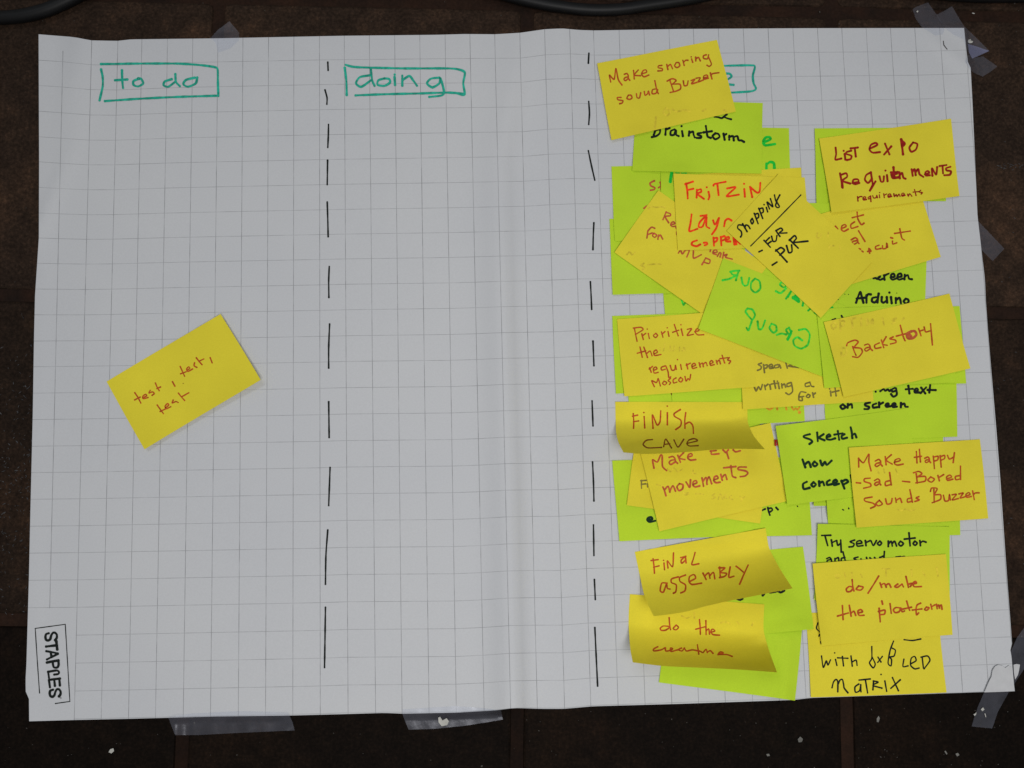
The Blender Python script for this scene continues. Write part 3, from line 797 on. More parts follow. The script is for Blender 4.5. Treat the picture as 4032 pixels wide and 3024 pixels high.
note('yPr', 'yellow', 'E', [222, 290, 1640, 195, 1740, 1035, 300, 1132], "yellow note reading Prioritize the requirements in brown",
     [('brown', 'E', 15, "410 398 424 470 438 534; 398 392 480 384 502 410 420 462; 490 455 506 516; 494 478 532 450; 560 450 572 506; 549 403; 642 450 615 474 640 496 662 472 642 450; 704 434 720 492; 710 458 742 430; 775 430 786 482; 767 389; 844 354 866 420 886 476; 826 438 892 415; 920 404 936 472; 916 356; 985 406 1032 400 984 470 1052 460; 1068 432 1110 420 1110 400 1082 405 1074 440 1100 466 1164 464"),
      ('brown', 'E', 15, "470 598 484 660 494 708; 440 666 532 640; 512 600 552 712; 540 672 580 642 602 694; 624 672 660 656 646 630 620 650 630 690 698 680; 574 824 592 872; 570 838 606 810; 620 852 656 836 640 815 615 836 626 882 668 874; 745 804 702 820 706 850 746 840; 752 806 776 870 784 932 804 924; 800 800 816 850 848 845 856 794 866 842; 912 790 922 842; 878 736; 978 784 990 836; 974 796 1018 775; 1038 812 1076 796 1060 775 1035 795 1045 832 1088 820; 1114 770 1126 816; 1122 790 1150 772 1160 812; 1158 786 1188 765 1202 802; 1234 782 1266 766 1250 745 1230 766 1240 798 1278 790; 1300 744 1312 786; 1306 766 1332 740 1346 782; 1364 688 1392 772; 1340 726 1428 714; 1442 714 1424 740 1458 750 1440 778"),
      ('brown', 'E', 15, "626 1030 598 964 650 986 668 940 692 1022; 732 970 715 995 740 1012 762 986 732 970; 802 940 776 965 804 985 790 1006; 862 935 832 955 836 990 872 980; 912 930 890 960 916 980 936 950 912 930; 960 920 972 970 994 940 1010 960 1022 898")],
     lift=(.6, .1, .3, .8), ghost=[('E', 16, "690 610 692 642; 742 560 724 640; 800 584 802 636 842 632 842 590; 900 600 900 642; 942 608 928 640 960 632 952 602")])
note('gG', 'green', 'S', [2845, 1019, 3333, 1205, 3239, 1482, 2751, 1296], "green note with pale green letters showing backwards",
     [('greenpale', 'C', 22, "1455 1300 1500 1290 1552 1288; 1545 1292 1528 1340 1515 1392; 1456 1302 1482 1332 1530 1338; 1502 1348 1440 1378 1370 1392; 1575 1364 1586 1425 1610 1452 1642 1440 1660 1368; 1722 1375 1682 1418 1680 1488 1728 1526 1780 1480 1770 1402 1722 1375; 2012 1410 1994 1440 2038 1472 2062 1442 2012 1410; 2060 1482 2002 1532 1950 1512; 2060 1592 2100 1530"),
      ('greenink', 'C', 40, "2142 1582 2190 1612; 2188 1562 2186 1600"),
      ('greenpale', 'E', 22, "1642 180 1620 215 1690 300 1722 250 1692 190 1642 180; 1692 300 1652 416 1630 390; 1750 320 1762 402 1800 396 1832 310; 1902 345 1880 390 1920 442 1956 420 1950 366 1902 345; 2092 388 2116 450 2080 522; 2092 390 2060 410 2082 452; 2062 462 2010 452 1960 466"),
      ('greenpale', 'F', 22, "128 690 200 680 244 740 222 850 150 892 80 860 66 800 110 768 162 802"), ('greenink', 'F', 28, "4 790 46 702"),
      ('greenink', 'D', 22, "560 1296 592 1240; 730 1346 720 1392; 780 1446 822 1410; 850 1470 872 1482; 1010 1432 1046 1410"), ('greenink', 'D', 40, "645 1292 676 1346")], lift=(.4, .2, .2, 1.5))
note('gA', 'green', 'S', [3217, 1218, 3738, 1196, 3765, 1505, 3244, 1529], "green strip of a note between the backwards green note and the Backstory note",
     [('black', 'F', 22, "490 580 522 570; 590 534 602 556")], lift=(.8, .1, .2, .4))
note('yB', 'yellow', 'F', [398, 605, 1765, 290, 1995, 1105, 612, 1420], "yellow note reading Backstory in reddish brown",
     [('brown', 'F', 17, "712 870 728 920 748 964; 646 860 660 828 735 800 772 820 722 880; 722 880 800 890 816 932 772 986 712 980; 842 854 878 842 900 862 904 888 926 912; 900 876 860 884 842 902 860 920 902 894; 1002 830 952 855 960 890 1018 880; 1024 798 1050 882; 1076 764 1036 840 1088 856; 1152 765 1116 785 1176 800 1182 826 1124 842; 1230 638 1262 760 1282 806; 1188 756 1292 730; 1430 674 1456 752; 1440 702 1478 690; 1490 658 1506 710 1550 700; 1560 622 1570 740 1580 852"),
      ('rust', 'F', 30, "1350 704 1305 732 1315 778 1370 776 1406 740 1388 702 1350 704; 1325 735 1345 758")], lift=(1.4, .1, .4, .6),
     ghost=[('F', 22, "502 600 476 640 500 680 540 642 502 600; 570 580 580 702; 572 592 622 592 612 640 580 650; 670 572 742 560; 702 572 710 662; 800 562 806 642; 870 572 870 632; 870 582 900 622 930 572 932 620; 1036 562 1052 632; 1182 562 1142 580 1172 600 1142 622; 1240 590 1270 560; 592 890 590 972 640 952 640 892 592 882")])
note('yS', 'yellow', 'S', [2860, 907, 3066, 687, 3433, 1031, 3233, 1250], "yellow note turned steeply reading Shopping over an underline",
     [('black', 'C', 18, "1596 795 1542 790 1534 826 1570 858 1578 896 1566 920; 1588 778 1636 862; 1612 822 1622 790 1650 800 1668 830; 1692 720 1675 745 1690 780 1706 752 1692 720; 1714 664 1756 776; 1720 676 1756 665 1762 705 1736 722; 1764 610 1806 720; 1770 616 1806 606 1812 650 1786 662; 1846 600 1860 648; 1821 569; 1880 616 1854 540 1916 592 1890 504; 1934 464 1952 530 1992 464; 1952 530 1988 590 1966 602 1946 580 1960 532"),
      ('black', 'D', 13, "155 742 430 465 700 188"),
      ('black', 'D', 18, "245 806 280 790; 300 682 334 718 368 756; 318 692 358 652; 344 716 376 694; 382 638 398 692 430 686 440 630; 428 574 472 638; 430 576 482 548 502 570 466 602 548 600"),
      ('black', 'D', 20, "390 950 440 918; 430 785 490 850 550 916; 426 798 482 760 522 790 472 842; 545 740 570 815 604 802 600 732; 578 674 672 766; 576 680 632 630 652 660 626 702 776 690")],
     lift=(.3, .3, .3, 1.0), ghost=[('D', 18, "882 600 872 650 912 652 922 612; 1002 590 992 642; 1010 772 1012 740 1062 742; 1120 740 1132 782")])
note('yMS', 'yellow', 'A', [138, 408, 1450, 162, 1648, 942, 302, 1245], "yellow note reading Make snoring sound buzzer, topmost of the pile",
     [('brown', 'A', 16, "290 616 276 540 326 588 346 468 372 590 412 648; 438 532 465 524 480 545 482 575 497 598; 480 560 448 568 434 586 450 602 481 578; 538 490 546 582; 590 485 545 540 612 548; 630 526 680 510 674 485 645 490 625 530 652 560 704 540; 846 435 810 440 806 460 850 470 850 492 804 496; 900 425 912 480; 905 452 940 425 962 472; 1002 405 985 440 1010 460 1042 440 1030 405 1002 405; 1075 380 1090 436; 1080 406 1105 380 1130 380; 1170 365 1182 402; 1166 343; 1214 345 1216 386; 1216 366 1245 348 1265 386; 1330 320 1300 330 1300 358 1342 364 1356 320; 1352 340 1386 420 1362 446 1338 434"),
      ('brown', 'A', 16, "402 784 360 785 370 810 422 820 412 846 388 852; 482 760 465 795 495 806 522 790 510 760 482 760; 570 745 576 785 602 790 616 734; 655 720 664 762 692 742 700 714 712 756; 790 690 746 700 740 742 780 740 800 702; 770 603 790 700 808 742; 932 592 972 712; 904 606 960 580 1002 600 960 640; 960 640 1042 640 1050 690 1000 716 938 730; 1080 604 1090 656 1122 650 1132 604; 1165 600 1206 585 1168 636 1228 620; 1220 575 1266 570 1240 616 1298 594; 1300 572 1346 560 1336 540 1304 550 1304 586 1352 575; 1375 518 1392 582; 1380 546 1400 525 1468 515")],
     lift=(2.6, .3, .4, 1.0), ghost=[('A', 22, "892 900 862 945 900 980 938 942 892 900; 962 912 1000 940 1080 922 1150 936; 782 1000 770 1122; 1290 930 1320 915; 1520 920 1550 930")])
note('yL', 'yellow', 'J', [160, 912, 1310, 880, 1388, 1610, 205, 1648], "yellow note reading with 8x8 LED matrix at the sheet's bottom edge",
     [('black', 'J', 13, "298 1290 314 1390 340 1332 354 1370 376 1324; 420 1320 432 1372; 413 1263; 480 1295 490 1376; 438 1306 528 1310; 555 1290 566 1378; 565 1342 600 1326 608 1372; 736 1208 736 1310 716 1350 748 1394 766 1360 740 1300; 790 1300 816 1342; 828 1294 788 1346; 926 1160 896 1240 878 1350 904 1376 908 1320 890 1300 930 1290 942 1240 914 1222; 1016 1318 1008 1382 1052 1376; 1080 1356 1122 1330 1110 1294 1080 1310 1074 1370 1110 1402 1148 1395; 1175 1300 1186 1396; 1164 1300 1222 1290 1242 1330 1192 1402; 1018 1148 1090 1155 1162 1142"),
      ('black', 'J', 12, "266 1002 254 1050 286 1082; 281 1104 276 1116; 292 1164 293 1178"),
      ('black', 'J', 14, "390 1566 402 1518 424 1494 440 1514 440 1602; 440 1544 458 1502 480 1494 491 1540 496 1570 528 1610; 622 1535 590 1560 594 1606 630 1592 640 1540; 640 1545 642 1602; 625 1500 722 1490; 680 1495 700 1612; 752 1508 746 1584; 750 1508 792 1518 746 1546 824 1570; 850 1508 866 1598; 817 1451; 916 1478 968 1592; 984 1498 902 1572")], lift=(.6, .1, .5, .8))
note('g18', 'green', 'S', [2640, 2370, 3162, 2426, 3131, 2760, 2594, 2686], "green note at the bottom with its right edge bent", lift=(.4, .1, 3.2, .6))
note('g17', 'green', 'S', [2642, 2199, 3161, 2154, 3205, 2479, 2685, 2524], "green note with black writing peeking out right of the Final assembly note",
     [('black', 'I', 20, "1225 684 1248 692 1268 680; 1445 642 1458 614; 1456 640 1445 652; 1500 610 1510 626 1542 620; 1552 620 1575 612; 1580 614 1602 626 1632 610")])
note('g16', 'green', 'J', [262, 142, 1420, 160, 1412, 830, 238, 805], "green note reading Try servo motor in black",
     [('black', 'J', 16, "300 240 378 238; 328 240 340 285 352 328; 384 280 392 332; 390 302 426 285; 430 285 440 326 462 310; 465 280 468 340 470 384; 586 280 546 295 582 312 572 336 538 340; 605 312 650 306 636 285 605 296 610 332 658 328; 680 285 686 328; 684 302 722 285; 730 288 750 328 776 285; 806 290 785 310 805 326 822 306 806 290; 880 290 880 336; 884 312 905 290 915 332; 914 310 935 290 952 332; 986 290 970 314 990 332 1012 310 986 290; 1060 218 1070 330; 1020 272 1112 262; 1112 290 1096 310 1114 326 1132 306 1112 290; 1155 285 1160 328; 1160 306 1180 290 1208 298"),
      ('black', 'J', 15, "343 442 368 432 382 446 386 466; 382 450 356 454 346 464; 415 440 416 466; 416 448 444 432 450 466; 485 384 506 462; 500 432 472 440 470 466; 616 428 580 440 612 460; 642 444 652 460; 690 432 696 452; 720 434 732 446; 760 432 768 444; 846 380 842 440; 836 420 806 432; 948 430 985 424; 998 428 1018 424")], lift=(1.4, .1, .2, .3))
note('yH', 'yellow', 'H', [672, 730, 2095, 630, 2190, 1492, 752, 1602], "yellow note reading Make happy sad bored sounds buzzer",
     [('brown', 'H', 17, "776 842 778 936; 780 850 830 890 888 796 888 880 912 978; 958 872 995 854 1016 874 1018 905 1034 926; 1015 890 972 898 956 918 974 932 1014 908; 1066 824 1076 912; 1132 804 1076 860 1142 905; 1165 886 1230 866 1216 845 1176 860 1168 900 1200 916 1262 905; 1405 768 1412 892; 1438 744 1450 882; 1384 832 1462 820; 1498 842 1528 828 1546 845 1548 872 1560 888; 1545 856 1512 862 1500 876 1514 890 1546 872; 1590 820 1602 954; 1590 830 1642 820 1636 860 1600 872; 1665 814 1676 938; 1665 826 1712 810 1712 845 1676 862; 1744 810 1764 850 1808 832; 1820 782 1806 888"),
      ('brown', 'H', 17, "752 1108 798 1112; 902 1058 842 1065 840 1095 900 1115 908 1148 832 1168; 950 1085 985 1066 1006 1085 1006 1112 1018 1132; 1005 1098 966 1106 950 1124 968 1138 1005 1116; 1116 1085 1070 1100 1070 1140 1120 1130; 1114 998 1132 1132; 1254 1092 1332 1100; 1404 1010 1416 1112; 1374 1000 1430 985 1466 1010 1416 1045; 1416 1045 1502 1040 1500 1090 1400 1110; 1562 1045 1530 1080 1570 1102 1602 1070 1562 1045; 1640 1030 1656 1086; 1650 1052 1702 1020; 1740 1066 1790 1046 1770 1025 1735 1045 1745 1082 1802 1070; 1882 1030 1832 1040 1836 1076 1886 1066; 1886 928 1886 1072"),
      ('brown', 'H', 17, "922 1264 842 1280 850 1310 930 1330 960 1360 908 1386; 1002 1300 966 1335 990 1360 1036 1340 1002 1300; 1070 1284 1086 1340 1130 1330 1142 1280; 1178 1275 1186 1322; 1186 1300 1228 1278 1246 1322; 1352 1275 1310 1285 1310 1320 1356 1310; 1334 1184 1362 1318; 1432 1260 1402 1275 1438 1295 1390 1312; 1596 1180 1600 1322; 1558 1202 1572 1166 1632 1172 1600 1236; 1602 1240 1668 1240 1666 1290 1578 1326; 1700 1244 1716 1306 1756 1300 1766 1234 1776 1296; 1795 1240 1842 1235 1795 1295 1862 1280; 1870 1230 1916 1220 1880 1275 1938 1260; 1950 1252 1990 1236 1976 1215 1945 1235 1955 1267 2002 1258; 2018 1198 2036 1292; 2025 1242 2046 1220 2088 1218")],
     lift=(2.4, .2, .4, .5), ghost=[('H', 18, "980 975 1000 1010; 1050 960 1060 1000; 1180 960 1200 1020; 1200 1400 1240 1410 1290 1395 1340 1410 1390 1398")])
note('yP', 'yellow', 'J', [220, 485, 1382, 402, 1440, 1105, 300, 1202], "yellow note reading do make the platform in orange brown",
     [('brown', 'J', 15, "570 690 540 684 514 706 522 730 552 726 572 700; 565 626 570 680 580 722; 622 680 600 708 640 716 662 690 622 680; 796 594 750 670 704 742; 808 654 822 692; 816 672 846 658 862 690; 860 672 886 660 902 690; 962 664 935 684 960 692 998 664; 1000 664 1012 688; 1034 598 1056 692; 1054 664 1090 658 1072 684; 1096 662 1126 655 1116 640 1096 655 1106 686 1168 685"),
      ('brown', 'J', 15, "480 852 486 972; 438 942 532 915; 540 848 556 942; 550 922 580 900 596 936; 615 916 656 905 640 885 615 900 626 936 668 935; 800 875 810 992; 795 902 850 890 846 925 805 930; 824 812 830 838; 895 834 906 918; 986 872 946 868 924 888 940 912 975 904 990 870 1000 905 1022 898; 1040 812 1054 860 1066 892; 1005 882 1082 865; 1162 830 1132 845 1122 880 1126 932 1144 915; 1090 890 1172 880; 1212 865 1195 885 1215 892 1236 870 1212 865; 1250 840 1260 882; 1255 862 1286 845; 1300 840 1306 878; 1304 858 1320 846 1326 872; 1326 858 1342 844 1348 882")],
     lift=(2.0, .4, .3, .7), ghost=[('J', 14, "442 580 416 590 440 612 462 590; 500 570 506 606; 560 562 566 602; 640 580 652 602; 830 530 892 532; 860 530 860 592; 1080 540 1086 592; 1300 520 1312 592; 1180 560 1202 592")])
note('yC', 'yellow', 'I', [288, 640, 1460, 730, 1570, 1322, 313, 1235], "yellow note reading do the creature, curling up at its lower edge",
     [('brown', 'I', 13, "636 922 580 918 553 938 562 956 600 954 638 928; 630 846 634 900 642 950; 692 910 665 940 690 952 712 930 692 910; 894 862 900 925 902 990; 862 946 942 925; 950 872 952 992; 952 962 974 942 982 988; 990 972 1030 962 1010 945 995 960 1010 992 1068 998; 532 1098 496 1118 496 1135 560 1126 592 1108; 596 1108 602 1136 640 1130 662 1116 642 1108 645 1140 702 1126; 738 1110 710 1124 742 1136 762 1110; 764 1112 782 1136 832 1126 900 1138 924 1150 952 1120 962 1150; 876 1082 882 1120 888 1162; 962 1148 988 1132 1012 1156; 1056 1168 1102 1152 1076 1144 1058 1166 1130 1166 1178 1182")],
     ghost=[('I', 14, "740 830 780 850 820 830; 850 800 850 850; 1080 890 1120 880 1160 900; 1220 880 1240 900; 1360 890 1350 920")])
note('yFA', 'yellow', 'I', [330, 272, 1470, 65, 1705, 590, 495, 832], "yellow note reading Final assembly, curling up along its lower edge",
     [('brown', 'I', 13, "490 332 498 395 502 458; 473 348 534 340; 494 406 542 394; 585 370 590 428; 581 346; 620 412 615 350 660 402 668 282; 730 322 776 310; 770 312 735 345 740 372 772 345; 772 312 778 368; 856 278 842 330 828 384 888 376"),
      ('brown', 'I', 14, "612 545 566 545 552 610 580 622 608 550 614 590 638 596; 708 490 652 508 650 540 692 560 688 618 668 632; 772 474 722 495 726 530 772 560 768 610 732 630; 805 532 860 502 846 470 808 488 804 530 830 556 912 545; 925 458 952 512; 940 482 974 455 986 502; 984 480 1016 450 1028 506; 1070 404 1076 492; 1064 412 1116 412 1076 450 1132 460 1112 486 1070 496; 1162 404 1150 492 1194 484; 1214 398 1244 420 1276 448; 1318 388 1280 470 1244 554")])
note('yT', 'yellow', 'K', [190, 840, 1435, 97, 1868, 815, 608, 1578], "lone yellow note reading test test test at the left under to do",
     [('brown', 'K', 15, "500 958 535 1010 566 1072; 498 1036 558 1005; 590 1012 630 992 616 975 586 998 592 1024 644 1010; 668 932 652 962 692 948 712 968 688 986; 724 852 742 895 766 936; 742 912 780 895; 910 838 936 886; 994 672 1018 725 1042 778; 998 752 1058 730; 1070 712 1100 692 1086 675 1064 700 1078 726 1128 700; 1150 632 1146 665 1176 682; 1170 578 1198 615 1232 652; 1205 612 1252 590; 1320 576 1342 632"),
      ('brown', 'K', 15, "744 1092 778 1140 812 1186; 776 1162 832 1135; 835 1122 870 1092 856 1075 830 1104 842 1132 892 1110; 918 1038 906 1070 946 1054 972 1064; 974 962 1006 1002 1042 1042; 1010 1002 1088 958"), ('umber', 'K', 10, "1026 856")], lift=(.3, .2, 4.6, 4.6))
# ------------------------------------------------------------------ lay the notes on each other
HX0, HY0, HS = -0.16, -0.80, 0.0015
HW, HH = 760, 620
HM = np.full((HH, HW), 0.0)


def hidx(P):
    return (np.clip(((P[..., 1] - HY0) / HS).astype(int), 0, HH - 1), np.clip(((P[..., 0] - HX0) / HS).astype(int), 0, HW - 1))


def dense(A, k=8):
    A = np.array([np.interp(np.linspace(0, A.shape[1] - 1, (A.shape[1] - 1) * k + 1), np.arange(A.shape[1]), r) for r in A])
    return np.array([np.interp(np.linspace(0, A.shape[0] - 1, (A.shape[0] - 1) * k + 1), np.arange(A.shape[0]), c) for c in A.T]).T


def stamp(P, Z, cut=1.0):
    D = [dense(P[..., 0]), dense(P[..., 1]), dense(Z)]
    ok = D[2] < cut
    iy, ix = hidx(np.stack([D[0], D[1]], -1))
    np.maximum.at(HM, (iy[ok], ix[ok]), D[2][ok])


stamp(at(SX, SY, SZ), SZ)


def dilated(r):
    out = HM.copy()
    for ax in (0, 1):
        src = out.copy()
        for s in range(-r, r + 1):
            out = np.maximum(out, np.roll(src, s, ax))
    return out


def inside(q, x, y):
    r = np.ones_like(x, bool)
    s = 0
    for k in range(4):
        a, b = q[k], q[(k + 1) % 4]
        c = (b[0] - a[0]) * (y - a[1]) - (b[1] - a[1]) * (x - a[0])
        r &= c > -2
    return r


def blur(Z, n=1):
    for _ in range(n):
        p = np.pad(Z, 1, mode='edge')
        Z = sum(p[1 + dy:p.shape[0] - 1 + dy, 1 + dx:p.shape[1] - 1 + dx] * w for dy, dx, w in
                ((0, 0, .25), (0, 1, .125), (0, -1, .125), (1, 0, .125), (-1, 0, .125), (1, 1, .0625), (1, -1, .0625), (-1, 1, .0625), (-1, -1, .0625)))
    return Z


CURL = {  # left edge, right edge and lower edge as drawn in the photo, heights at lower left and right corner (m), flat share
    'yFin': dict(L=px('G', [200, 88, 203, 250, 209, 420, 235, 530, 290, 640]), R=px('G', [1640, 92, 1640, 200, 1648, 330, 1715, 470, 1830, 605]),
                 B=px('G', [290, 640, 500, 656, 750, 650, 1000, 633, 1250, 612, 1500, 600, 1830, 605]), T=px('G', [200, 88, 1640, 92]), zl=0.044, zr=0.058, flat=0.32),
    'yC': dict(L=px('I', [288, 640, 279, 780, 277, 920, 290, 1110, 313, 1235]), R=px('I', [1460, 730, 1453, 860, 1456, 970, 1500, 1130, 1570, 1322]),
               B=px('I', [313, 1235, 560, 1265, 780, 1276, 1000, 1285, 1280, 1300, 1570, 1322]), T=px('I', [288, 640, 1460, 730]), zl=0.036, zr=0.052, flat=0.40),
    'yFA': dict(L=px('I', [330, 272, 372, 470, 410, 640, 450, 740, 495, 832]), R=px('I', [1470, 65, 1486, 160, 1506, 250, 1590, 410, 1705, 590]),
                B=px('I', [495, 832, 620, 818, 780, 792, 950, 745, 1150, 700, 1400, 650, 1705, 590]), T=px('I', [330, 272, 1470, 65]), zl=0.036, zr=0.054, flat=0.26),
}


def resample(P, n):
    s = np.r_[0, np.cumsum(np.linalg.norm(np.diff(P, axis=0), axis=1))]
    t = np.linspace(0, s[-1], n)
    return np.stack([np.interp(t, s, P[:, 0]), np.interp(t, s, P[:, 1])], -1)


def coons(c, nu, nv):
    L, R, B, T = (resample(spline(c[k], 6) if len(c[k]) > 2 else c[k], n) for k, n in (('L', nv), ('R', nv), ('B', nu), ('T', nu)))
    u, v = np.linspace(0, 1, nu)[None, :, None], np.linspace(0, 1, nv)[:, None, None]
    S = (1 - u) * L[:, None] + u * R[:, None] + (1 - v) * T[None] + v * B[None]
    S -= (1 - u) * (1 - v) * T[0] + u * (1 - v) * T[-1] + (1 - u) * v * B[0] + u * v * B[-1]
    return S[..., 0], S[..., 1]


GROUPS = {'yellow': "yellow sticky notes on the squared sheet", 'green': "green sticky notes on the squared sheet"}
for k, n in enumerate(N):
    q = n['q']
    curl = CURL.get(n['key'])
    nu, nv = (37, 31) if curl else (33, 21)
    u, v = np.meshgrid(np.linspace(0, 1, nu), np.linspace(0, 1, nv))
    if curl:
        X, Y = coons(curl, nu, nv)
    else:
        X = (1 - u) * (1 - v) * q[0, 0] + u * (1 - v) * q[1, 0] + u * v * q[2, 0] + (1 - u) * v * q[3, 0]
        Y = (1 - u) * (1 - v) * q[0, 1] + u * (1 - v) * q[1, 1] + u * v * q[2, 1] + (1 - u) * v * q[3, 1]
        # hand-torn stack edges are never dead straight
        ph = RNG.uniform(0, 6, 4)
        X = X + 1.6 * np.sin(v * 3.1 + ph[0]) * (2 * u - 1)
        Y = Y + 1.6 * np.sin(u * 3.1 + ph[1])
    HD = dilated(5)
    P0 = at(X, Y, PAPER_Z + 0.001)
    iy, ix = hidx(P0)
    base = blur(HD[iy, ix], 1) + 0.00022
    cov = np.zeros_like(X)
    for m in N[k + 1:]:
        cov = np.maximum(cov, inside(m['q'], X, Y).astype(float))
    free = blur(1 - cov, 2) * (1 - cov)
    l = n['lift'] or tuple(RNG.uniform(a, b) for a, b in ((.4, 1.1), (.05, .15), (.4, 1.0), (.8, 1.8)))
    rise = (l[0] * (1 - u) ** 3 + l[1] * (1 - v) ** 4 + l[2] * u ** 3 + l[3] * v ** 3) * 0.001
    rise += 0.0003 * (0.5 + 0.5 * np.sin(u * 5 + ph[2] if not curl else u * 5)) * v
    if curl:
        t = np.clip((v - curl['flat']) / (1 - curl['flat']), 0, 1)
        top = curl['zl'] * (1 - u) + curl['zr'] * u
        f = (np.sqrt(t * t + 0.035) - math.sqrt(0.035)) / (math.sqrt(1.035) - math.sqrt(0.035))
        rise = top * (0.45 * f + 0.55 * t ** 1.9)
    else:
        if n['key'] == 'g18':                    # ridge where the glued strip bends down
            rise = rise + 0.0060 * v ** 1.5 * np.where(u < 0.915, (u / 0.915) ** 7, np.clip((1 - u) / 0.085, 0, 1))
        rise = rise * free
    Z = base + rise
    P = at(X, Y, Z)
    o = link_mesh("sticky_note", P.reshape(-1, 3), grid_faces(nu, nv), M[n['col']])
    tag(o, n['label'], "sticky note", GROUPS[n['col']])
    stamp(P, Z, 0.02 if curl else 1.0)
    sf = Surf(X, Y, Z)
    if n['text']:
        ink = Ink(sf, 0.00007)
        for (mat, reg, w, src) in n['text']:
            ink.text(mat, reg, w, src)
        ink.build("handwriting", o)
    if n['ghost']:
        ink = Ink(sf, 0.00003)
        for (reg, w, src) in n['ghost']:
            ink.text('ghosty', reg, w, src)
        ink.build("show_through", o)

# ------------------------------------------------------------------ tape, cables, chips, dust


def outline(name, pts, zfun, mat, parent=None, cell=26):
    """a thin film cut to an outline, meshed finely so that it follows what it lies on"""
    pts = np.asarray(pts, float)
    import bmesh
    bm = bmesh.new()
    vs = [bm.verts.new((p[0], p[1], 0)) for p in pts]
    f = bm.faces.new(vs)
    bmesh.ops.triangulate(bm, faces=[f])
    for _ in range(9):
        long = [e for e in bm.edges if e.calc_length() > cell]
        if not long:
            break
        bmesh.ops.subdivide_edges(bm, edges=long, cuts=1)
        bmesh.ops.triangulate(bm, faces=bm.faces[:])
    bm.verts.ensure_lookup_table()
    x = np.array([w.co.x for w in bm.verts])
    y = np.array([w.co.y for w in bm.verts])
    F = [tuple(w.index for w in fc.verts) for fc in bm.faces]
    bm.free()
    P = at(x, y, zfun(x, y))
    F2 = []
    for f in F:
        a = P[list(f)][:, :2]
        ar = np.sum(a[:, 0] * np.roll(a[:, 1], -1) - a[:, 1] * np.roll(a[:, 0], -1))
        F2.append(f if ar > 0 else f[::-1])
    return link_mesh(name, P, F2, mat, parent)


RIM = np.array(EDGE_T + EDGE_R[1:] + EDGE_B[::-1][1:] + EDGE_L[::-1][1:-1], float)


def rim_dist(x, y):
    """signed pixel distance to the sheet's outline, positive on the sheet"""
    a, b = RIM, np.roll(RIM, -1, axis=0)
    out = np.empty(len(x))
    for i in range(len(x)):
        p = np.array([x[i], y[i]])
        t = np.clip(np.sum((p - a) * (b - a), 1) / np.maximum(np.sum((b - a) ** 2, 1), 1e-9), 0, 1)
        d = np.linalg.norm(p - (a + (b - a) * t[:, None]), axis=1).min()
        cr = ((a[:, 1] > p[1]) != (b[:, 1] > p[1])) & (p[0] < (b[:, 0] - a[:, 0]) * (p[1] - a[:, 1]) / (b[:, 1] - a[:, 1] + 1e-9) + a[:, 0])
        out[i] = d if cr.sum() % 2 else -d
    return out


def over(x, y):        # film stuck on the sheet and running down to the floor
    s = np.clip((rim_dist(x, y) + 26) / 26, 0, 1)
    s = s * s * (3 - 2 * s)
    return (1 - s) * 0.00035 + s * (sheet_z(x, y) + 0.00025) + 0.0004 * np.sin(x / 23) ** 2 * np.sin(y / 31) ** 2


def under(x, y):       # film on the floor that slips under the sheet
    return 0.0004 + 0.0003 * np.sin(x / 23) ** 2 * np.sin(y / 31) ** 2


TAPE = "clear tape strips round the squared sheet"


def tape(reg, pts, label, zf=over, amp=0.0006, ang=0.9):
    ph = random.uniform(0, 6)
    c, s_ = math.cos(ang), math.sin(ang)

    def z(x, y):
        a = (x * c + y * s_) / 62 + 0.5 * np.sin((y * c - x * s_) / 55 + ph) + ph
        b = (x * s_ + y * c) / 40 + 1.7 * ph
        return zf(x, y) + amp * (np.maximum(0, np.sin(a)) ** 5 + 0.35 * np.maximum(0, np.sin(b)) ** 3)
    return tag(outline("clear_tape", px(reg, pts), z, M['tape'], cell=9), label, "tape", TAPE)


tape('T', [1365, 246, 1410, 195, 1487, 138, 1550, 212, 1548, 262, 1490, 315, 1412, 342, 1398, 280], "small clear tape piece at the sheet's top edge above the to do heading")
tape('M', [385, 150, 450, 110, 640, 40, 715, 150, 790, 250, 905, 440, 905, 500, 880, 560, 760, 580, 540, 445, 440, 310], "clear tape piece pointing up left from the sheet's top right corner")
tb = tape('M', [775, 240, 900, 180, 1030, 100, 1130, 270, 1230, 430, 1430, 620, 1640, 830, 1500, 900, 1360, 955, 1300, 880, 1225, 640, 1050, 560, 905, 445],
          "clear tape strip wrapping the sheet's top right corner with a folded flap", lambda x, y: over(x, y) + 0.0004)
fl = outline("folded_flap", px('M', [1290, 715, 1420, 755, 1640, 830, 1500, 895, 1360, 955, 1310, 860]), lambda x, y: over(x, y) + 0.0012 + 0.002 * np.clip((x - 3815) / 70, 0, 1), M['tape_fold'], tb)
tape('M', [1240, 1000, 1300, 890, 1400, 940, 1540, 920, 1770, 1085, 1650, 1180, 1530, 1250, 1400, 1195, 1340, 1150], "clear tape end lying below the folded flap at the right edge", lambda x, y: over(x, y))
tape('R', [110, 1235, 200, 1330, 300, 1435, 215, 1525, 140, 1450, 95, 1400, 80, 1300], "short clear tape piece halfway up the sheet's right edge", under)
tape('S', [4075, 2425, 4035, 2468, 4005, 2510, 3988, 2548, 3960, 2600, 3920, 2650, 3875, 2726, 3850, 2784, 3834, 2832, 3826, 2860, 3862, 2864, 3907, 2868, 3929, 2803, 3972, 2726, 4002, 2680, 4035, 2630, 4075, 2580],
     "long clear tape strip running under the sheet's torn bottom right corner", under)
tape('X', [1090, 332, 1135, 445, 1280, 445, 1560, 430, 1910, 415, 1895, 360, 1875, 318, 1868, 300, 1700, 293, 1550, 290, 1240, 305, 1150, 318], "wrinkled clear tape strip at the sheet's bottom edge, left one", over, 0.0042, 0.5)
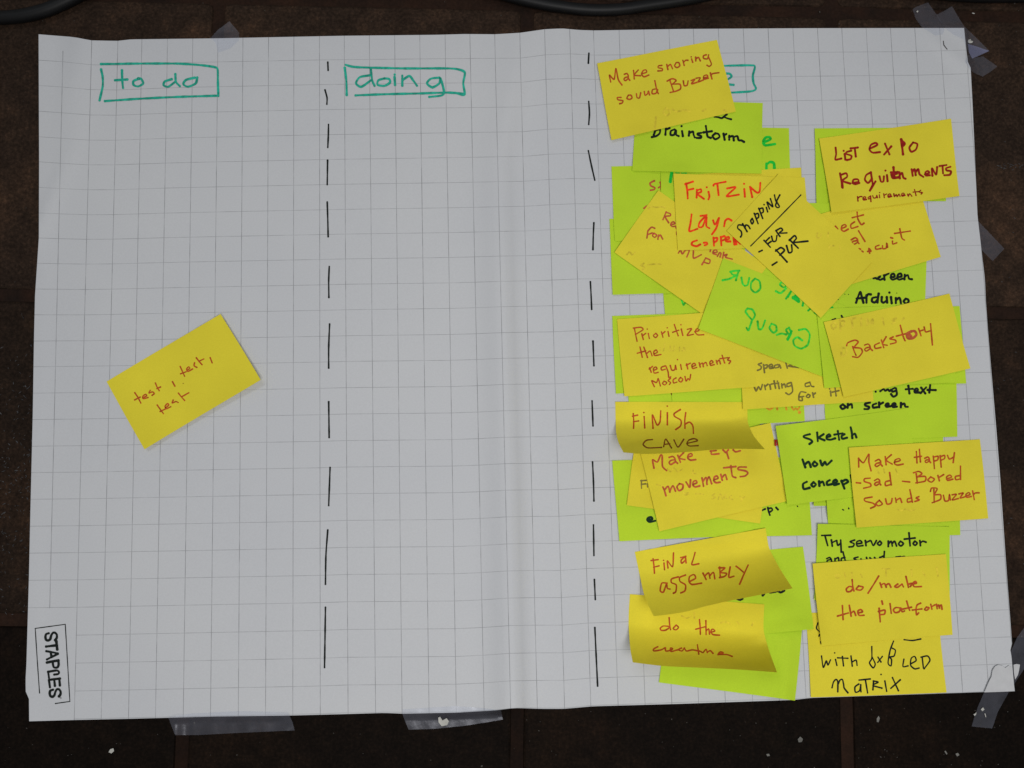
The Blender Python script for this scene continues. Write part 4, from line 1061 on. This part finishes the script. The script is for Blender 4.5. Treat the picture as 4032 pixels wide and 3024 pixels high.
tape('Y', [395, 305, 415, 360, 437, 410, 600, 405, 800, 385, 1047, 345, 1035, 285, 900, 268, 740, 258, 560, 268, 393, 280], "smooth clear tape strip at the bottom edge with a white chip on it")

# torn corner of the sheet and a scrap on the tape
outline("torn_corner", px('N', [772, 716, 820, 600, 860, 520, 874, 440, 905, 392, 945, 372, 1000, 386, 1032, 412, 1075, 380, 1112, 400, 1130, 520, 1151, 701, 960, 710]),
        lambda x, y: sheet_z(x, y) + 0.0010 + 0.0016 * np.clip((3960 - x) / 70, 0, 1), M['scrap'], SHEET)
tag(outline("paper_scrap", px('N', [1135, 372, 1170, 362, 1216, 370, 1205, 440, 1190, 500, 1155, 556, 1140, 470]), lambda x, y: 0.0010 + 0 * x, M['scrap']),
    "tiny torn white paper scrap on the tape by the sheet's bottom right corner", "paper scrap")


def cable(label, pts, r, z=None):
    c = spline(np.array(pts, float), 25)
    P = at(c[:, 0], c[:, 1], np.full(len(c), r + 0.0002 if z is None else z))
    tg = np.gradient(P, axis=0)
    tg /= np.linalg.norm(tg, axis=1, keepdims=True)
    side = np.cross(tg, [0, 0, 1.0])
    side /= np.linalg.norm(side, axis=1, keepdims=True)
    up = np.cross(side, tg)
    ns = 20
    V, F = [], []
    for i in range(len(P)):
        for k in range(ns):
            a = 2 * math.pi * k / ns
            V.append(P[i] + r * (math.cos(a) * side[i] + math.sin(a) * up[i]))
    for i in range(len(P) - 1):
        for k in range(ns):
            F.append((i * ns + k, i * ns + (k + 1) % ns, (i + 1) * ns + (k + 1) % ns, (i + 1) * ns + k))
    F.append(tuple(range(ns))[::-1])
    F.append(tuple((len(P) - 1) * ns + k for k in range(ns)))
    o = link_mesh("power_cable", V, F, M['rubber'])
    o.data.flip_normals()
    bpy.context.view_layer.update()
    return tag(o, label, "cable", "black cables along the top")


cable("thick black cable curving across the top left corner", [(-120, 74), (0, 70), (90, 62), (180, 40), (260, 6), (330, -32), (420, -90)], 0.0063)
cable("black cable sagging into view at the top centre", [(1830, -90), (1920, -42), (2040, -6), (2150, 18), (2260, 34), (2350, 40), (2450, 36), (2560, 20), (2680, 2), (2800, -22), (2960, -70)], 0.0056)
cable("black cable barely showing along the top right edge", [(3480, -50), (3620, -32), (3740, -20), (3860, -12), (3980, -12), (4090, -14), (4200, -22)], 0.0054)


def chip(label, reg, pts, z0=0.0001, h=0.0008, mat='flake'):
    p = px(reg, pts)
    c = p.mean(0)
    n = len(p)
    T = at(p[:, 0], p[:, 1], z0 + h * (0.75 + 0.25 * RNG.random(n)))
    Bm = at(p[:, 0], p[:, 1], np.full(n, z0))
    Bm = Bm[:] * 1.0
    m = at(np.array([c[0]]), np.array([c[1]]), np.array([z0 + h * 1.15]))
    V = np.vstack([T, Bm, m])
    F = [(i, (i + 1) % n, 2 * n) for i in range(n)] + [(i + n, (i + 1) % n + n, (i + 1) % n, i) for i in range(n)]
    a = T[:, :2]
    if np.sum(a[:, 0] * np.roll(a[:, 1], -1) - a[:, 1] * np.roll(a[:, 0], -1)) < 0:
        F = [f[::-1] for f in F]
    o = link_mesh("paint_chip", V, F, M[mat], smooth=False)
    return tag(o, label, "paint chip", "white paint chips scattered round the sheet")


chip("white notched paint chip on the smooth bottom tape strip", 'Y', [628, 332, 640, 326, 652, 352, 682, 335, 697, 355, 686, 380, 650, 388, 630, 362], 0.0011)
chip("white angular paint chip on the tape at the top right corner", 'M', [1295, 650, 1340, 636, 1336, 660, 1376, 672, 1360, 700, 1320, 706, 1290, 690], 0.0013)
chip("pale oval paint chip alone on the floor below the printed corner", 'X', [703, 556, 714, 537, 734, 530, 739, 548, 722, 564])
chip("small white paint chip near the tip of the upper left tape piece", 'M', [448, 190, 470, 168, 484, 184, 466, 206], 0.0013)
chip("white speck of a chip on the tape below the torn corner", 'N', [728, 928, 756, 902, 774, 930, 748, 952], 0.0011)
chip("ragged paint chip at the left rim of the tape below the torn corner", 'N', [636, 988, 654, 982, 674, 962, 668, 994, 650, 1010], 0.0011)
chip("slim sliver of paint on the tape below the torn corner", 'N', [772, 978, 786, 980, 796, 1026, 786, 1024], 0.0011)
chip("grey paint chip on the dark floor under the LED matrix note", 'Z', [746, 472, 762, 455, 780, 470, 772, 490, 752, 492], mat='dull')
chip("small pale paint chip on the floor below the bent green note", 'Z', [542, 568, 560, 566, 566, 580, 548, 582], mat='dull')
chip("slender pale paint sliver on the floor left of the bottom right tape", 'Z', [1696, 550, 1704, 546, 1716, 566, 1710, 572], mat='dull')
chip("dull oval paint chip on the floor under the bottom right tape", 'Z', [1768, 566, 1784, 560, 1794, 574, 1778, 584], mat='dull')
chip("long grey paint chip on the floor right of the brown joint", 'Z', [1258, 338, 1270, 320, 1278, 336, 1270, 362, 1258, 360], mat='dull')
chip("white paint chip on the floor right of the corner tapes", 'M', [1352, 212, 1376, 206, 1400, 214, 1398, 228, 1370, 222])

# dust, crumbs and shavings nobody could count
V, F = [], []


def speck(x, y, a, L, w, h, V, F):
    c, s = math.cos(a), math.sin(a)
    p = at(np.array([x]), np.array([y]), np.array([0.0002]))[0]
    b = len(V)
    for (uu, vv, hh) in ((-L, 0, 0), (0, -w, 0), (L, 0, 0), (0, w, 0), (0, 0, h)):
        V.append((p[0] + uu * c - vv * s, p[1] + uu * s + vv * c, p[2] + hh))
    F += [(b, b + 1, b + 4), (b + 1, b + 2, b + 4), (b + 2, b + 3, b + 4), (b + 3, b, b + 4)]


for _ in range(230):
    y = float(np.clip(random.gauss(1900, 300), 1200, 2700))
    speck(random.uniform(-30, 128), y, random.uniform(0, 6.3), random.uniform(.0005, .0022), random.uniform(.0002, .0005), .0004, V, F)
for _ in range(60):
    speck(random.uniform(3930, 4060), random.gauss(655, 10) if random.random() < .5 else random.uniform(300, 2400), random.gauss(0, .4), random.uniform(.0006, .0022), random.uniform(.0002, .0005), .0004, V, F)
tag(link_mesh("shavings", V, F, M['shaving'], smooth=False), "pale thin shavings scattered on the dark floor beside the sheet", "shavings", kind='stuff')
V, F = [], []
for _ in range(220):
    if random.random() < .55:
        x, y = random.uniform(0, 4032), random.choice((random.uniform(-20, 125), random.uniform(2760, 3040), random.uniform(2800, 3040)))
    else:
        x, y = random.choice((random.uniform(-20, 120), random.uniform(3900, 4060), random.uniform(3000, 4060))), random.uniform(0, 3024)
        if x < 3900 and x > 130:
            y = random.uniform(2760, 3040)
    r = random.uniform(.00025, .0008) * (1.6 if random.random() < .06 else 1)
    speck(x, y, random.uniform(0, 6.3), r, r * random.uniform(.4, .9), r * .6, V, F)
tag(link_mesh("dust", V, F, M['dust'], smooth=False), "fine grey dust and crumbs on the dark floor", "dust", kind='stuff')
